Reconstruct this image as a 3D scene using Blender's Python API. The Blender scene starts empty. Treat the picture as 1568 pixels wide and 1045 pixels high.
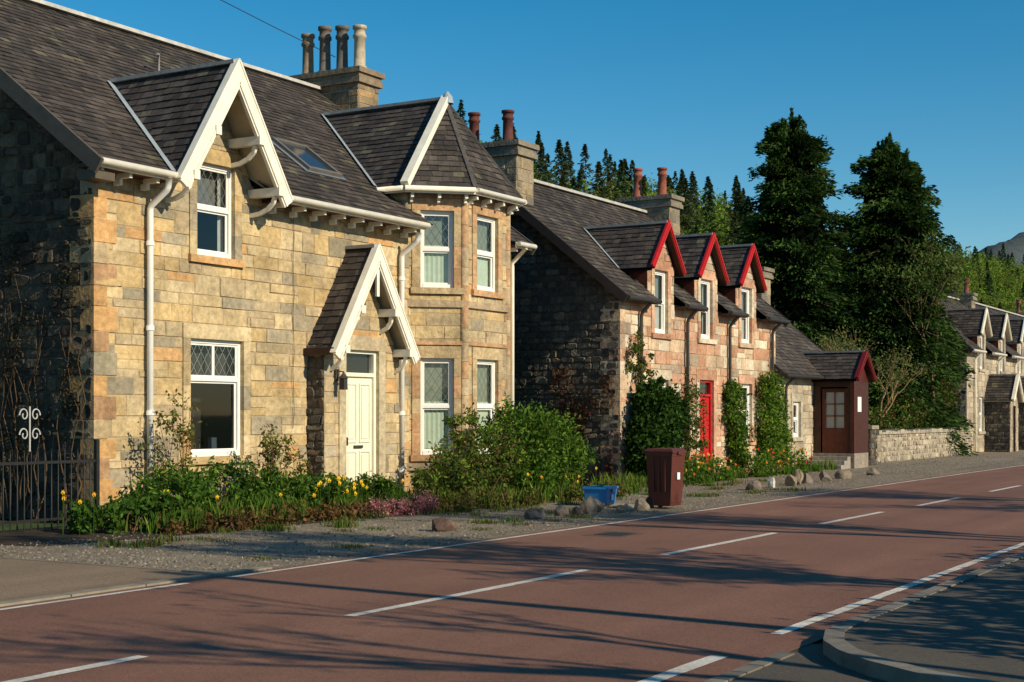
import bpy, math, random
import numpy as np
from mathutils import Vector
RR=random.Random(11)
NP=np.random.RandomState(5)
scene=bpy.context.scene

# ------------------------------------------------------------------ materials
def M(name, base, rough=.85, var=.25, vs=5., bump=.3, bs=40., bd=.01, metal=0., spec=.3, var2=0., vs2=.6, detail=6, bump2=0., bs2=8.):
    m=bpy.data.materials.new(name); m.use_nodes=True
    nt=m.node_tree; N=nt.nodes; L=nt.links
    b=N['Principled BSDF']
    tc=N.new('ShaderNodeTexCoord')
    at=N.new('ShaderNodeAttribute'); at.attribute_name='Col'
    mul=N.new('ShaderNodeVectorMath'); mul.operation='MULTIPLY'
    mul.inputs[1].default_value=base[:3]
    L.new(at.outputs['Color'],mul.inputs[0])
    out=mul.outputs[0]
    for (v,s) in ((var,vs),(var2,vs2)):
        if v<=0: continue
        no=N.new('ShaderNodeTexNoise'); no.inputs['Scale'].default_value=s; no.inputs['Detail'].default_value=detail
        no.inputs['Roughness'].default_value=.65
        L.new(tc.outputs['Object'],no.inputs['Vector'])
        mr=N.new('ShaderNodeMapRange'); mr.inputs[1].default_value=.3; mr.inputs[2].default_value=.7
        mr.inputs[3].default_value=1-v; mr.inputs[4].default_value=1+v
        L.new(no.outputs['Fac'],mr.inputs[0])
        sc=N.new('ShaderNodeVectorMath'); sc.operation='SCALE'
        L.new(out,sc.inputs[0]); L.new(mr.outputs[0],sc.inputs['Scale']); out=sc.outputs[0]
    L.new(out,b.inputs['Base Color'])
    b.inputs['Roughness'].default_value=rough; b.inputs['Metallic'].default_value=metal
    b.inputs['Specular IOR Level'].default_value=spec
    last=None
    for (bb,ss,dd) in ((bump,bs,bd),(bump2,bs2,bd*3)):
        if bb<=0: continue
        nb=N.new('ShaderNodeTexNoise'); nb.inputs['Scale'].default_value=ss; nb.inputs['Detail'].default_value=5
        L.new(tc.outputs['Object'],nb.inputs['Vector'])
        bp=N.new('ShaderNodeBump'); bp.inputs['Strength'].default_value=bb; bp.inputs['Distance'].default_value=dd
        L.new(nb.outputs['Fac'],bp.inputs['Height'])
        if last: L.new(last,bp.inputs['Normal'])
        last=bp.outputs[0]
    if last: L.new(last,b.inputs['Normal'])
    return m

def leafmat(name, tr=.35):
    m=bpy.data.materials.new(name); m.use_nodes=True
    nt=m.node_tree; N=nt.nodes; L=nt.links
    N.remove(N['Principled BSDF'])
    at=N.new('ShaderNodeAttribute'); at.attribute_name='Col'
    d=N.new('ShaderNodeBsdfDiffuse'); t=N.new('ShaderNodeBsdfTranslucent'); mx=N.new('ShaderNodeMixShader')
    mx.inputs[0].default_value=tr
    L.new(at.outputs['Color'],d.inputs[0]); L.new(at.outputs['Color'],t.inputs[0])
    L.new(d.outputs[0],mx.inputs[1]); L.new(t.outputs[0],mx.inputs[2]); L.new(mx.outputs[0],N['Material Output'].inputs[0])
    return m

def glassmat():
    m=bpy.data.materials.new('window_glass'); m.use_nodes=True
    nt=m.node_tree; N=nt.nodes; L=nt.links
    N.remove(N['Principled BSDF'])
    g=N.new('ShaderNodeBsdfGlossy'); g.inputs['Roughness'].default_value=.03
    t=N.new('ShaderNodeBsdfTransparent'); t.inputs[0].default_value=(.9,.93,.92,1)
    f=N.new('ShaderNodeLayerWeight'); f.inputs[0].default_value=.5
    pw=N.new('ShaderNodeMath'); pw.operation='POWER'; pw.inputs[1].default_value=4
    ma=N.new('ShaderNodeMath'); ma.operation='MULTIPLY_ADD'; ma.inputs[1].default_value=.75; ma.inputs[2].default_value=.07
    L.new(f.outputs['Facing'],pw.inputs[0]); L.new(pw.outputs[0],ma.inputs[0])
    mx=N.new('ShaderNodeMixShader')
    L.new(ma.outputs[0],mx.inputs[0]); L.new(t.outputs[0],mx.inputs[1]); L.new(g.outputs[0],mx.inputs[2]); L.new(mx.outputs[0],N['Material Output'].inputs[0])
    return m

m_stone=M('sandstone',(1,1,1),.92,.30,10,.6,34,.014,var2=.32,vs2=1.1,bump2=.6,bs2=9)
m_rubble=M('rubble_stone',(1,1,1),.95,.45,9,.9,22,.03,var2=.3,vs2=.9)
m_mortar=M('lime_mortar',(.36,.28,.18),.95,.2,12,.3,60)
m_mortard=M('dark_mortar',(.085,.072,.055),.95,.4,8,.6,30,.03)
m_slate=M('roof_slate',(.88,.88,.90),.8,.3,11,.3,60,.006,var2=.3,vs2=.7,spec=.2)
m_lead=M('lead_flashing',(.30,.36,.42),.5,.15,4,.1,20)
m_white=M('cream_paint',(.84,.79,.67),.5,.06,5,.08,30,.004,spec=.4,var2=.08,vs2=2.5)
m_white2=M('white_paint',(.82,.81,.77),.4,.04,5,.04,30,.004,spec=.4)
m_ridge=M('ridge_tile',(.34,.33,.31),.8,.25,6,.2,30)
m_dark=M('dark_paint',(.05,.045,.04),.6,.2,6,.1,30)
m_redp=M('red_paint',(.50,.018,.02),.4,.1,4,.05,20)
m_maroon=M('maroon_paint',(.16,.012,.012),.5,.15,4,.05,20)
m_door=M('cream_door_paint',(.82,.78,.62),.4,.05,3,.04,20)
m_brown=M('dark_brown_wood',(.045,.018,.012),.5,.3,6,.1,30)
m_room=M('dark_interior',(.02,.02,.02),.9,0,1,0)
m_curt=M('curtain_cloth',(1,1,1),.9,.1,8,.0)
m_lattice=M('lead_came',(.16,.17,.17),.5,0,1,0)
m_glass=glassmat()
m_pot=M('chimney_pot_clay',(1,1,1),.8,.3,8,.2,30)
m_iron=M('wrought_iron',(.02,.02,.02),.5,.2,6,.1,30)
m_leaf=leafmat('leaf'); m_needle=leafmat('needles',.2)
m_bark=M('bark',(.09,.065,.045),.95,.35,6,.8,20,.02)
m_petal=leafmat('petal',.3)

# ------------------------------------------------------------------ mesh builder
class MB:
    def __init__(s): s.v=[];s.f=[];s.mi=[];s.c=[];s.m=[];s.sm=[]
    def idx(s,m):
        if m not in s.m: s.m.append(m)
        return s.m.index(m)
    def face(s,pts,m,col=(1,1,1),sm=False):
        b=len(s.v); s.v.extend([tuple(p) for p in pts]); s.f.append(tuple(range(b,b+len(pts)))); s.mi.append(s.idx(m)); s.c.append(col); s.sm.append(sm)
    def hexa(s,p,m,col=(1,1,1)):
        b=len(s.v); s.v.extend([tuple(q) for q in p])
        for f in ((0,3,2,1),(4,5,6,7),(0,1,5,4),(1,2,6,5),(2,3,7,6),(3,0,4,7)):
            s.f.append(tuple(b+i for i in f)); s.mi.append(s.idx(m)); s.c.append(col); s.sm.append(False)
    def box(s,x0,x1,y0,y1,z0,z1,m,col=(1,1,1)):
        s.hexa([(x0,y0,z0),(x1,y0,z0),(x1,y1,z0),(x0,y1,z0),(x0,y0,z1),(x1,y0,z1),(x1,y1,z1),(x0,y1,z1)],m,col)
    def beam(s,p0,p1,w,h,m,col=(1,1,1),up=(0,0,1)):
        p0=Vector(p0);p1=Vector(p1);d=(p1-p0).normalized(); sd=d.cross(Vector(up)).normalized(); u=sd.cross(d).normalized()
        q=[]
        for p in (p0,p1):
            q.append([p-sd*w/2-u*h/2,p+sd*w/2-u*h/2,p+sd*w/2+u*h/2,p-sd*w/2+u*h/2])
        s.hexa(q[0]+q[1],m,col)
    def tube(s,pts,r,m,col=(1,1,1),n=8,r1=None,cap=True):
        pts=[Vector(p) for p in pts]; b=len(s.v); K=len(pts); x=None
        for i,p in enumerate(pts):
            d=(pts[min(i+1,K-1)]-pts[max(i-1,0)]).normalized()
            if x is None:
                a=Vector((0,0,1)) if abs(d.z)<.9 else Vector((1,0,0)); x=d.cross(a).normalized()
            else:
                x=(x-d*x.dot(d)).normalized()
            y=d.cross(x)
            rr=r if r1 is None else r+(r1-r)*i/max(1,K-1)
            for k in range(n):
                t=2*math.pi*k/n; s.v.append(tuple(p+x*rr*math.cos(t)+y*rr*math.sin(t)))
        for i in range(K-1):
            for k in range(n):
                s.f.append((b+i*n+k,b+i*n+(k+1)%n,b+(i+1)*n+(k+1)%n,b+(i+1)*n+k)); s.mi.append(s.idx(m)); s.c.append(col); s.sm.append(True)
        if cap:
            for i in (0,K-1):
                s.f.append(tuple(b+i*n+k for k in range(n))); s.mi.append(s.idx(m)); s.c.append(col); s.sm.append(False)
    def lathe(s,cx,cy,prof,m,col=(1,1,1),n=14):
        b=len(s.v)
        for (r,z) in prof:
            for k in range(n):
                t=2*math.pi*k/n; s.v.append((cx+r*math.cos(t),cy+r*math.sin(t),z))
        for i in range(len(prof)-1):
            for k in range(n):
                s.f.append((b+i*n+k,b+i*n+(k+1)%n,b+(i+1)*n+(k+1)%n,b+(i+1)*n+k)); s.mi.append(s.idx(m)); s.c.append(col); s.sm.append(True)
    def build(s,name,parent=None):
        me=bpy.data.meshes.new(name); me.from_pydata(s.v,[],s.f)
        for m in s.m: me.materials.append(m)
        me.polygons.foreach_set('material_index',s.mi); me.polygons.foreach_set('use_smooth',s.sm)
        at=me.color_attributes.new('Col','FLOAT_COLOR','CORNER')
        cnt=np.array([len(f) for f in s.f]); c=np.ones((len(s.f),4)); c[:,:3]=np.array(s.c)
        at.data.foreach_set('color',np.repeat(c,cnt,axis=0).ravel())
        me.update()
        o=bpy.data.objects.new(name,me); scene.collection.objects.link(o)
        if parent: o.parent=parent
        return o
def empty(name,parent=None,loc=(0,0,0)):
    o=bpy.data.objects.new(name,None); o.location=loc; scene.collection.objects.link(o); o.empty_display_size=.5
    if parent:o.parent=parent
    return o

# ------------------------------------------------------------------ 2D helpers
def sub(r,holes):
    out=[r]
    for (ha,hb,hc,hd) in holes:
        nx=[]
        for (a,b,c,d) in out:
            if hb<=a or ha>=b or hd<=c or hc>=d: nx.append((a,b,c,d)); continue
            if a<ha: nx.append((a,ha,c,d))
            if hb<b: nx.append((hb,b,c,d))
            a2=max(a,ha);b2=min(b,hb)
            if c<hc: nx.append((a2,b2,c,hc))
            if hd<d: nx.append((a2,b2,hd,d))
        out=nx
    return out
def clip(poly,hp):
    for (A,B,C) in hp:
        if not poly: return poly
        o=[]
        for i in range(len(poly)):
            p=poly[i];q=poly[(i+1)%len(poly)]
            fp=A*p[0]+B*p[1]-C; fq=A*q[0]+B*q[1]-C
            if fp<=0:o.append(p)
            if (fp<0 and fq>0) or (fp>0 and fq<0):
                t=fp/(fp-fq); o.append((p[0]+(q[0]-p[0])*t,p[1]+(q[1]-p[1])*t))
        poly=o
    return poly if len(poly)>=3 else []
def area(p):
    return abs(sum(p[i][0]*p[(i+1)%len(p)][1]-p[(i+1)%len(p)][0]*p[i][1] for i in range(len(p))))/2

class Fr:
    def __init__(s,p0,p1):
        s.p0=Vector((p0[0],p0[1],0)); d=Vector((p1[0]-p0[0],p1[1]-p0[1],0)); s.L=d.length; s.d=d.normalized(); s.n=Vector((s.d.y,-s.d.x,0))
    def __call__(s,u,z,o=0):
        q=s.p0+s.d*u+s.n*o; return (q.x,q.y,z)
def lbox(mb,F,u0,u1,z0,z1,o0,o1,m,col=(1,1,1)):
    mb.hexa([F(u0,z0,o1),F(u1,z0,o1),F(u1,z0,o0),F(u0,z0,o0),F(u0,z1,o1),F(u1,z1,o1),F(u1,z1,o0),F(u0,z1,o0)],m,col)

ASH1=dict(h=(.17,.36),w=(.24,.82),pal=[((.49,.372,.205),6),((.425,.33,.20),5),((.53,.415,.245),4),((.52,.31,.14),2.2),((.36,.30,.205),3.5),((.48,.345,.17),4),((.29,.245,.17),1.6)],m=None,rub=False,gap=.005,proud=(.003,.022))
ASH2=dict(h=(.20,.32),w=(.28,.7),pal=[((.50,.29,.19),4),((.54,.39,.26),4),((.43,.23,.14),2),((.60,.50,.37),3),((.38,.29,.21),2)],m=None,rub=False,gap=.008,proud=(.006,.024))
RUBD=dict(h=(.10,.24),w=(.12,.4),pal=[((.065,.052,.038),4),((.09,.072,.052),4),((.048,.038,.03),3),((.13,.10,.068),1.5)],m=None,rub=True,gap=.008,proud=(.005,.045))  # dark rubble; the gable's shade is also put into these stone tones
RUBG=dict(h=(.10,.22),w=(.12,.36),pal=[((.105,.09,.072),4),((.15,.13,.10),3),((.08,.07,.058),4),((.19,.14,.09),1)],m=None,rub=True,gap=.008,proud=(.005,.04))
RUBW=dict(h=(.12,.22),w=(.16,.42),pal=[((.36,.31,.24),4),((.27,.23,.18),3),((.42,.36,.27),2)],m=None,rub=True,gap=.01,proud=(.01,.04))
def pick(pal,var=.12):
    t=RR.uniform(0,sum(w for _,w in pal))
    for c,w in pal:
        t-=w
        if t<=0: break
    k=RR.uniform(1-var,1+var); return tuple(x*k for x in c)
def block(mb,F,poly,st,m,col):
    if area(poly)<.0025: return
    cx=sum(p[0] for p in poly)/len(poly); cz=sum(p[1] for p in poly)/len(poly)
    g=st['gap']
    def ins(p,k):
        return (p[0]+max(-1,min(1,(cx-p[0])/.02))*k, p[1]+max(-1,min(1,(cz-p[1])/.02))*k)
    P=[ins(p,g) for p in poly]
    if st['rub']:
        Q=[]
        n=len(P)
        for i in range(n):
            a=P[i-1];p=P[i];b=P[(i+1)%n]
            t1=RR.uniform(.04,.34);t2=RR.uniform(.04,.34)
            j=lambda:RR.uniform(-.014,.014)
            Q.append((p[0]+(a[0]-p[0])*t1+j(),p[1]+(a[1]-p[1])*t1+j())); Q.append((p[0]+(b[0]-p[0])*t2+j(),p[1]+(b[1]-p[1])*t2+j()))
        P=Q
    else:
        j=lambda:RR.uniform(-.005,.005)
        P=[(p[0]+j(),p[1]+j()) for p in P]
    pr=RR.uniform(*st['proud']); bv=.009 if not st['rub'] else .014
    T=[ins(p,bv) for p in P]
    tx=RR.uniform(-1,1)*(.04 if st['rub'] else .007);tz=RR.uniform(-1,1)*(.04 if st['rub'] else .007)
    top=[F(p[0],p[1],max(.003,pr+(p[0]-cx)/.3*tx+(p[1]-cz)/.3*tz)) for p in T]; bot=[F(p[0],p[1],0) for p in P]
    mb.face(top,m,col)
    n=len(P)
    for i in range(n): mb.face([bot[i],bot[(i+1)%n],top[(i+1)%n],top[i]],m,col)
def wall(mb,F,z0,z1,st,openings=(),regions=None,breaks=(),m=None,mm=None,marg=.17,seed=1,nomargin=False):
    global RR
    old=RR; RR=random.Random(seed)
    m=m or (m_rubble if st['rub'] else m_stone); mm=mm or (m_mortard if st['rub'] and st['pal'][0][0][0]<.2 else m_mortar)
    cs=[z0]; br=sorted([b for b in breaks if z0<b<z1]+[z1])
    while cs[-1]<z1-1e-6:
        nb=min(b for b in br if b>cs[-1]+1e-6); h=RR.uniform(*st['h']); nz=cs[-1]+h
        if nz>nb-.09: nz=nb
        cs.append(nz)
    regs=regions or [[]]
    holes=[(o[0],o[1],o[2],o[3]) for o in openings]
    ex=[(o[0]-marg,o[1]+marg,o[2]-.12,o[3]+.24) for o in openings] if not nomargin else holes
    for r in sub((0,F.L,z0,z1),holes):
        for rg in regs:
            p=clip([(r[0],r[2]),(r[1],r[2]),(r[1],r[3]),(r[0],r[3])],rg)
            if p: mb.face([F(q[0],q[1],0) for q in p],mm)
    for i in range(len(cs)-1):
        u=-RR.uniform(0,st['w'][0])
        while u<F.L:
            w=RR.uniform(*st['w']); a=max(0,u); b=min(F.L,u+w); u+=w
            if b-a<.03: continue
            col=pick(st['pal'])
            hs=[(a,b,cs[i],cs[i+1])]
            if not st['rub'] and cs[i+1]-cs[i]>.26 and RR.random()<.3:
                zm=cs[i]+(cs[i+1]-cs[i])*RR.uniform(.4,.6); hs=[(a,b,cs[i],zm),(a,b,zm,cs[i+1])]
            for hh in hs:
              for r in sub(hh,ex):
                for rg in regs:
                    p=clip([(r[0],r[2]),(r[1],r[2]),(r[1],r[3]),(r[0],r[3])],rg)
                    if p: block(mb,F,p,st,m,col)
              col=pick(st['pal'])
    RR=old
def quoins(mb,x,y,z0,z1,pal,sx=1,sy=1,pr=.03,h=.32,skipx=False):
    z=z0;i=0
    while z<z1-.05:
        hh=min(h*RR.uniform(.85,1.15),z1-z); a,b=(.48,.26) if i%2 else (.26,.48)
        a*=RR.uniform(.85,1.1)
        mb.box(*sorted((x-sx*pr,x+sx*a)),*sorted((y-sy*pr,y+sy*b)),z+.005,z+hh-.005,m_stone,pick(pal)); z+=hh;i+=1

def window(wb,tb,gb,F,u0,u1,z0,z1,lat=True,cur='dark',pal=None,fm=None,fw=.055,room=.9,split=.5,margins=True,lights=1,ccol=(.6,.62,.55)):
    fm=fm or m_white2; pal=pal or ASH1['pal']
    if margins:
        lbox(wb,F,u0-.17,u1+.17,z1,z1+.235,-.16,.03,m_stone,pick(pal))
        lbox(wb,F,u0-.2,u1+.2,z0-.12,z0,-.16,.075,m_stone,pick(pal))
        z=z0+.002
        while z<z1-.01:
            h=min(RR.uniform(.25,.45),z1-z)
            if z1-z-h<.1:h=z1-z
            lbox(wb,F,u0-.165,u0,z,z+h-.004,-.16,.026,m_stone,pick(pal)); lbox(wb,F,u1,u1+.165,z,z+h-.004,-.16,.026,m_stone,pick(pal)); z+=h
    a,b,c,d=u0,u1,z0,z1
    R0,R1=-.16,-room
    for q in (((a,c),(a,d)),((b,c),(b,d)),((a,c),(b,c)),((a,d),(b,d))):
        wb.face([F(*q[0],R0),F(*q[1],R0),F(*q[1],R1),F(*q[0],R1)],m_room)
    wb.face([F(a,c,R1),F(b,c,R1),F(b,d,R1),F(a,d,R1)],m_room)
    lbox(tb,F,a,a+fw,c,d,-.13,-.06,fm);lbox(tb,F,b-fw,b,c,d,-.13,-.06,fm)
    lbox(tb,F,a+fw,b-fw,c,c+fw*1.3,-.13,-.05,fm);lbox(tb,F,a+fw,b-fw,d-fw,d,-.13,-.06,fm)
    zm=c+(d-c)*split
    lbox(tb,F,a+fw,b-fw,zm-.03,zm+.03,-.125,-.066,fm)
    sw=.035
    for (za,zb,o) in ((c+fw*1.3,zm-.03,-.112),(zm+.03,d-fw,-.09)):
        n=lights if za>zm else 1
        ua,ub=a+fw,b-fw
        lbox(tb,F,ua,ua+sw,za,zb,o-.012,o+.012,fm);lbox(tb,F,ub-sw,ub,za,zb,o-.012,o+.012,fm)
        lbox(tb,F,ua+sw,ub-sw,za,za+sw,o-.012,o+.012,fm);lbox(tb,F,ua+sw,ub-sw,zb-sw,zb,o-.012,o+.012,fm)
        if n==2: um=(ua+ub)/2; lbox(tb,F,um-.03,um+.03,za+sw,zb-sw,o-.012,o+.012,fm)
        gb.face([F(ua,za,o-.002),F(ub,za,o-.002),F(ub,zb,o-.002),F(ua,zb,o-.002)],m_glass)
        if lat and za>zm:
            s=.17; A,B,C,D=ua+sw,ub-sw,za+sw,zb-sw
            for sg in (1,-1):
                t=-5
                while t<11:
                    u_at=lambda z:(A+t*s+(z-C)/1.5*sg)
                    zA=C+(A-(A+t*s))*1.5*sg; zB=C+(B-(A+t*s))*1.5*sg
                    lo=max(C,min(zA,zB));hi=min(D,max(zA,zB))
                    if hi-lo>.02:
                        ul,uh=u_at(lo),u_at(hi); w=.005
                        tb.face([F(ul-w,lo,o+.004),F(ul+w,lo,o+.004),F(uh+w,hi,o+.004),F(uh-w,hi,o+.004)],m_lattice if cur!='dark' else m_curt,(.26,.27,.26) if cur=='dark' else (1,1,1))
                    t+=1
    if cur=='blind':
        n=14
        for i in range(n):
            x0=a+(b-a)*i/n;x1=a+(b-a)*(i+1)/n;oo=-.17-(.012 if i%2 else 0);o2=-.17-(0 if i%2 else .012)
            wb.face([F(x0,c+.12,oo),F(x1,c+.12,o2),F(x1,zm+.1,o2),F(x0,zm+.1,oo)],m_curt,ccol)
        wb.face([F(a,zm+.1,-.2),F(b,zm+.1,-.2),F(b,d,-.2),F(a,d,-.2)],m_curt,tuple(x*.45 for x in ccol))
    elif cur=='side':
        for (x0,x1) in ((a,a+(b-a)*.22),(b-(b-a)*.2,b)):
            n=5
            for i in range(n):
                xa=x0+(x1-x0)*i/n;xb=x0+(x1-x0)*(i+1)/n;oo=-.2-(.03 if i%2 else 0);o2=-.2-(0 if i%2 else .03)
                wb.face([F(xa,c,oo),F(xb,c,o2),F(xb,d,o2),F(xa,d,oo)],m_curt,ccol)
        wb.face([F(a,zm+.05,-.26),F(b,zm+.05,-.26),F(b,d,-.26),F(a,d,-.26)],m_curt,tuple(x*.35 for x in ccol))
    elif cur=='dark':
        wb.face([F(a,zm+.02,-.3),F(b,zm+.02,-.3),F(b,d,-.3),F(a,d,-.3)],m_curt,(.05,.05,.045))
        lbox(wb,F,a+.15,a+.42,c,c+.22,-.42,-.26,m_curt,(.10,.06,.035)); lbox(wb,F,a+.2,a+.3,c+.22,c+.5,-.4,-.34,m_curt,(.14,.12,.09)); lbox(wb,F,b-.45,b-.33,c,c+.3,-.36,-.28,m_curt,(.05,.07,.09))

SLP=[((.085,.070,.060),5),((.068,.057,.051),4),((.100,.082,.070),3),((.055,.048,.045),3),((.115,.096,.078),1)]
def roof(mb,poly,holes=(),pal=SLP,row=.17,sw=(.17,.27),seed=3):
    rr=random.Random(seed)
    P=[Vector(p) for p in poly]
    n=Vector((0,0,0))
    for i in range(len(P)): n+=P[i].cross(P[(i+1)%len(P)])
    n.normalize()
    if n.z<0: n=-n
    u=Vector((0,0,1)).cross(n).normalized(); v=n.cross(u).normalized()
    if v.z<0: v=-v;u=-u
    O=P[0]
    p2=[((p-O).dot(u),(p-O).dot(v)) for p in P]
    A=sum(p2[i][0]*p2[(i+1)%len(p2)][1]-p2[(i+1)%len(p2)][0]*p2[i][1] for i in range(len(p2)))
    if A<0: p2=p2[::-1]
    hp=[]
    for i in range(len(p2)):
        a=p2[i];b=p2[(i+1)%len(p2)]; ex,ey=b[0]-a[0],b[1]-a[1]
        hp.append((ey,-ex,ey*a[0]-ex*a[1]))
    def t3(a,b,o): q=O+u*a+v*b+n*o; return (q.x,q.y,q.z)
    hl=[]
    for (x0,x1,y0,y1) in holes:
        cs=[]
        for (x,y) in ((x0,y0),(x1,y1)):
            z=O.z-(n.x*(x-O.x)+n.y*(y-O.y))/n.z; q=Vector((x,y,z))-O; cs.append((q.dot(u),q.dot(v)))
        hl.append((min(cs[0][0],cs[1][0]),max(cs[0][0],cs[1][0]),min(cs[0][1],cs[1][1]),max(cs[0][1],cs[1][1])))
    u0=min(p[0] for p in p2);u1=max(p[0] for p in p2);v0=min(p[1] for p in p2);v1=max(p[1] for p in p2)
    for r in sub((u0,u1,v0,v1),hl):
        p=clip([(r[0],r[2]),(r[1],r[2]),(r[1],r[3]),(r[0],r[3])],hp)
        if p: mb.face([t3(q[0],q[1],0) for q in p],m_slate,(.05,.045,.045))
    vv=v0
    while vv<v1:
        rh=row; va,vb=vv,vv+rh; x=u0-rr.uniform(0,.2)
        while x<u1:
            w=rr.uniform(*sw); a,b=x+.003,x+w-.003; x+=w
            t=rr.uniform(0,sum(q for _,q in pal))
            for c,q in pal:
                t-=q
                if t<=0:break
            k=rr.uniform(.8,1.2); c=tuple(y*k for y in c); lift=rr.uniform(.010,.024); drop=rr.uniform(-.014,.006)
            if rr.random()<.03: c=(.15,.14,.09)
            for r in sub((a,b,va+drop,vb+drop),hl):
                p=clip([(r[0],r[2]),(r[1],r[2]),(r[1],r[3]),(r[0],r[3])],hp)
                if not p or area(p)<.0006: continue
                hh=lambda q:.003+lift*(1-(q[1]-va-drop)/rh)
                mb.face([t3(q[0],q[1],hh(q)) for q in p],m_slate,c)
                for j in range(len(p)):
                    q=p[j];s=p[(j+1)%len(p)]
                    if abs(q[1]-s[1])<1e-4 and q[1]<va+.02:
                        mb.face([t3(q[0],q[1],0),t3(s[0],s[1],0),t3(s[0],s[1],hh(s)),t3(q[0],q[1],hh(q))],m_slate,tuple(y*.5 for y in c))
        vv+=rh
def chimney(mb,x0,x1,y0,y1,z0,z1,pots,st,pm=None,ph=1.0,pc=((.25,.15,.10),),pr=.12,seed=5):
    for (a,b) in (((x0,y1),(x0,y0)),((x0,y0),(x1,y0)),((x1,y0),(x1,y1)),((x1,y1),(x0,y1))):
        wall(mb,Fr(a,b),z0,z1,st,seed=seed)
    k=st['pal'][0][0]; kk=tuple(x*1.1 for x in k)
    mb.box(x0-.08,x1+.08,y0-.08,y1+.08,z1-.28,z1-.16,m_stone,kk)
    mb.box(x0-.05,x1+.05,y0-.05,y1+.05,z1-.158,z1-.06,m_stone,k)
    mb.box(x0-.11,x1+.11,y0-.11,y1+.11,z1-.058,z1+.06,m_stone,kk)
    for i in range(pots):
        t=(i+.5)/pots; cy=y0+(y1-y0)*t; cx=(x0+x1)/2; z=z1+.06; r=pr; h=ph*(1+.05*((i*7)%3-1))
        mb.lathe(cx,cy,[(r*1.25,z),(r*1.25,z+.1*h),(r,z+.12*h),(r*.92,z+.72*h),(r*1.15,z+.74*h),(r*1.15,z+.8*h),(r*.95,z+.82*h),(r*.95,z+.92*h),(r*1.2,z+.93*h),(r*1.2,z+h),(r*.8,z+h),(r*.75,z+.6*h)],m_pot,pc[i%len(pc)])

def gablet(rb,tb,xc,half,za,zf,yf,Ym,bm,bw=.24,ext=.12,cap=True,seed=1,lead=True,brackets=None,ywall=None,bth=.06,cw=.13):
    sl=(za-zf)/half
    for sg in (-1,1):
        poly=[(xc,yf,za),(xc,Ym(za),za),(xc+sg*half,Ym(zf),zf),(xc+sg*half,yf,zf)]
        if abs(Ym(zf)-yf)<.02: poly=poly[:2]+[(xc+sg*half,yf,zf)]
        roof(rb,poly,seed=seed+sg,row=.15)
        rb.face([(p[0],p[1],p[2]-.07) for p in poly],m_white if bm in(m_white,) else m_brown,(.55,.5,.42))
        e=ext
        b=Vector((xc+sg*(half+e),yf-bth/2-.002,zf-sl*e+.03)); a=Vector((xc,yf-bth/2-.002,za+.03))
        d=(b-a).normalized(); nn=Vector((-d.z*sg,0,d.x*sg))
        if nn.z<0: nn=-nn
        w=bw
        top0=Vector((xc,0,za+.05)); bot0=Vector((xc,0,za+.05-w/abs(nn.z)))
        topb=b+nn*0.02; botb=topb-nn*w
        y0,y1=yf-bth-.002,yf-.002
        pts=lambda y:[(top0.x,y,top0.z),(bot0.x,y,bot0.z),(botb.x,y,botb.z),(topb.x,y,topb.z)]
        tb.hexa(pts(y0)+pts(y1),bm)
        tb.beam((xc,yf-.01,za+.075),(topb.x,yf-.01,topb.z+.02),cw,.03,bm)
        q0=Vector((xc,y0-.012,bot0.z+.05/abs(nn.z)));q1=Vector((botb.x,y0-.012,botb.z))+nn*.05
        tb.beam(q0,q1,.022,.035,bm)
        if lead and abs(Ym(za)-Ym(zf))>.2:
            pa=Vector((xc+sg*half,Ym(zf),zf));pb=Vector((xc,Ym(za),za)); out=Vector((sg*.13,-.02,.035))
            rb.face([pa+Vector((0,0,.04)),pb+Vector((0,0,.04)),pb+out,pa+out],m_lead)
        if brackets and ywall:
            for t in brackets:
                px=xc+sg*(half*t); pz=za-sl*half*t-.2/abs(nn.z)*.6-.12
                tb.box(px-.06,px+.06,yf-.10,ywall,pz-.07,pz+.07,bm)
                for k in range(4):
                    a0=math.pi/2*k/4;a1=math.pi/2*(k+1)/4; R_=ywall-yf-.02
                    tb.beam((px,ywall-.01-R_*math.cos(a0)*.95,pz-.07-.32*math.sin(a0)*.9),(px,ywall-.01-R_*math.cos(a1)*.95,pz-.07-.32*math.sin(a1)*.9),.07,.05,bm,up=(1,0,0))
    if cap: rb.beam((xc,yf,za+.04),(xc,Ym(za),za+.04),.14,.06,m_ridge)

# ================================================================== HOUSE 1
H1=empty('stone_house')
W=MB();T=MB();G=MB();RO=MB()
TN=.73; ye=15.85; ze=5.30; yr=21.0; zr=ze+TN*(yr-ye)
X0,X1=15.43,27.5
F=Fr((X0,16.3),(X1,16.3))
dx=17.90; dhf=1.22
zap=7.22; sl1=(zap-ze)/dhf
op=[(17.45-X0,18.72-X0,.93,2.83),(17.60-X0,18.50-X0,4.17,5.68)]
regs=[[(0,1,5.3)],
      [(0,-1,-5.3),(sl1,1,zap-.12+sl1*(dx-X0)),(-sl1,1,zap-.12-sl1*(dx-X0))],
      [(0,-1,-5.3),(-1,0,-(23.5-X0)),(1,0,26.95-X0),(0,1,6.0)]]
wall(W,F,0,7.2,ASH1,op,regs,breaks=(5.3,),seed=21)
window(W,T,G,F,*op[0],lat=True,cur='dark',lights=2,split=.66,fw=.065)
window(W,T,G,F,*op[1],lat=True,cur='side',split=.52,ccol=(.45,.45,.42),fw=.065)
FG=Fr((X0,26.15),(X0,16.3))
wall(W,FG,0,9.1,RUBD,(),[[(TN,1,ze-.08+TN*(26.15-ye)),(-TN,1,zr-.08-TN*(26.15-yr))]],seed=5)
FB=Fr((X1,16.3),(X1,26.15))
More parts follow.
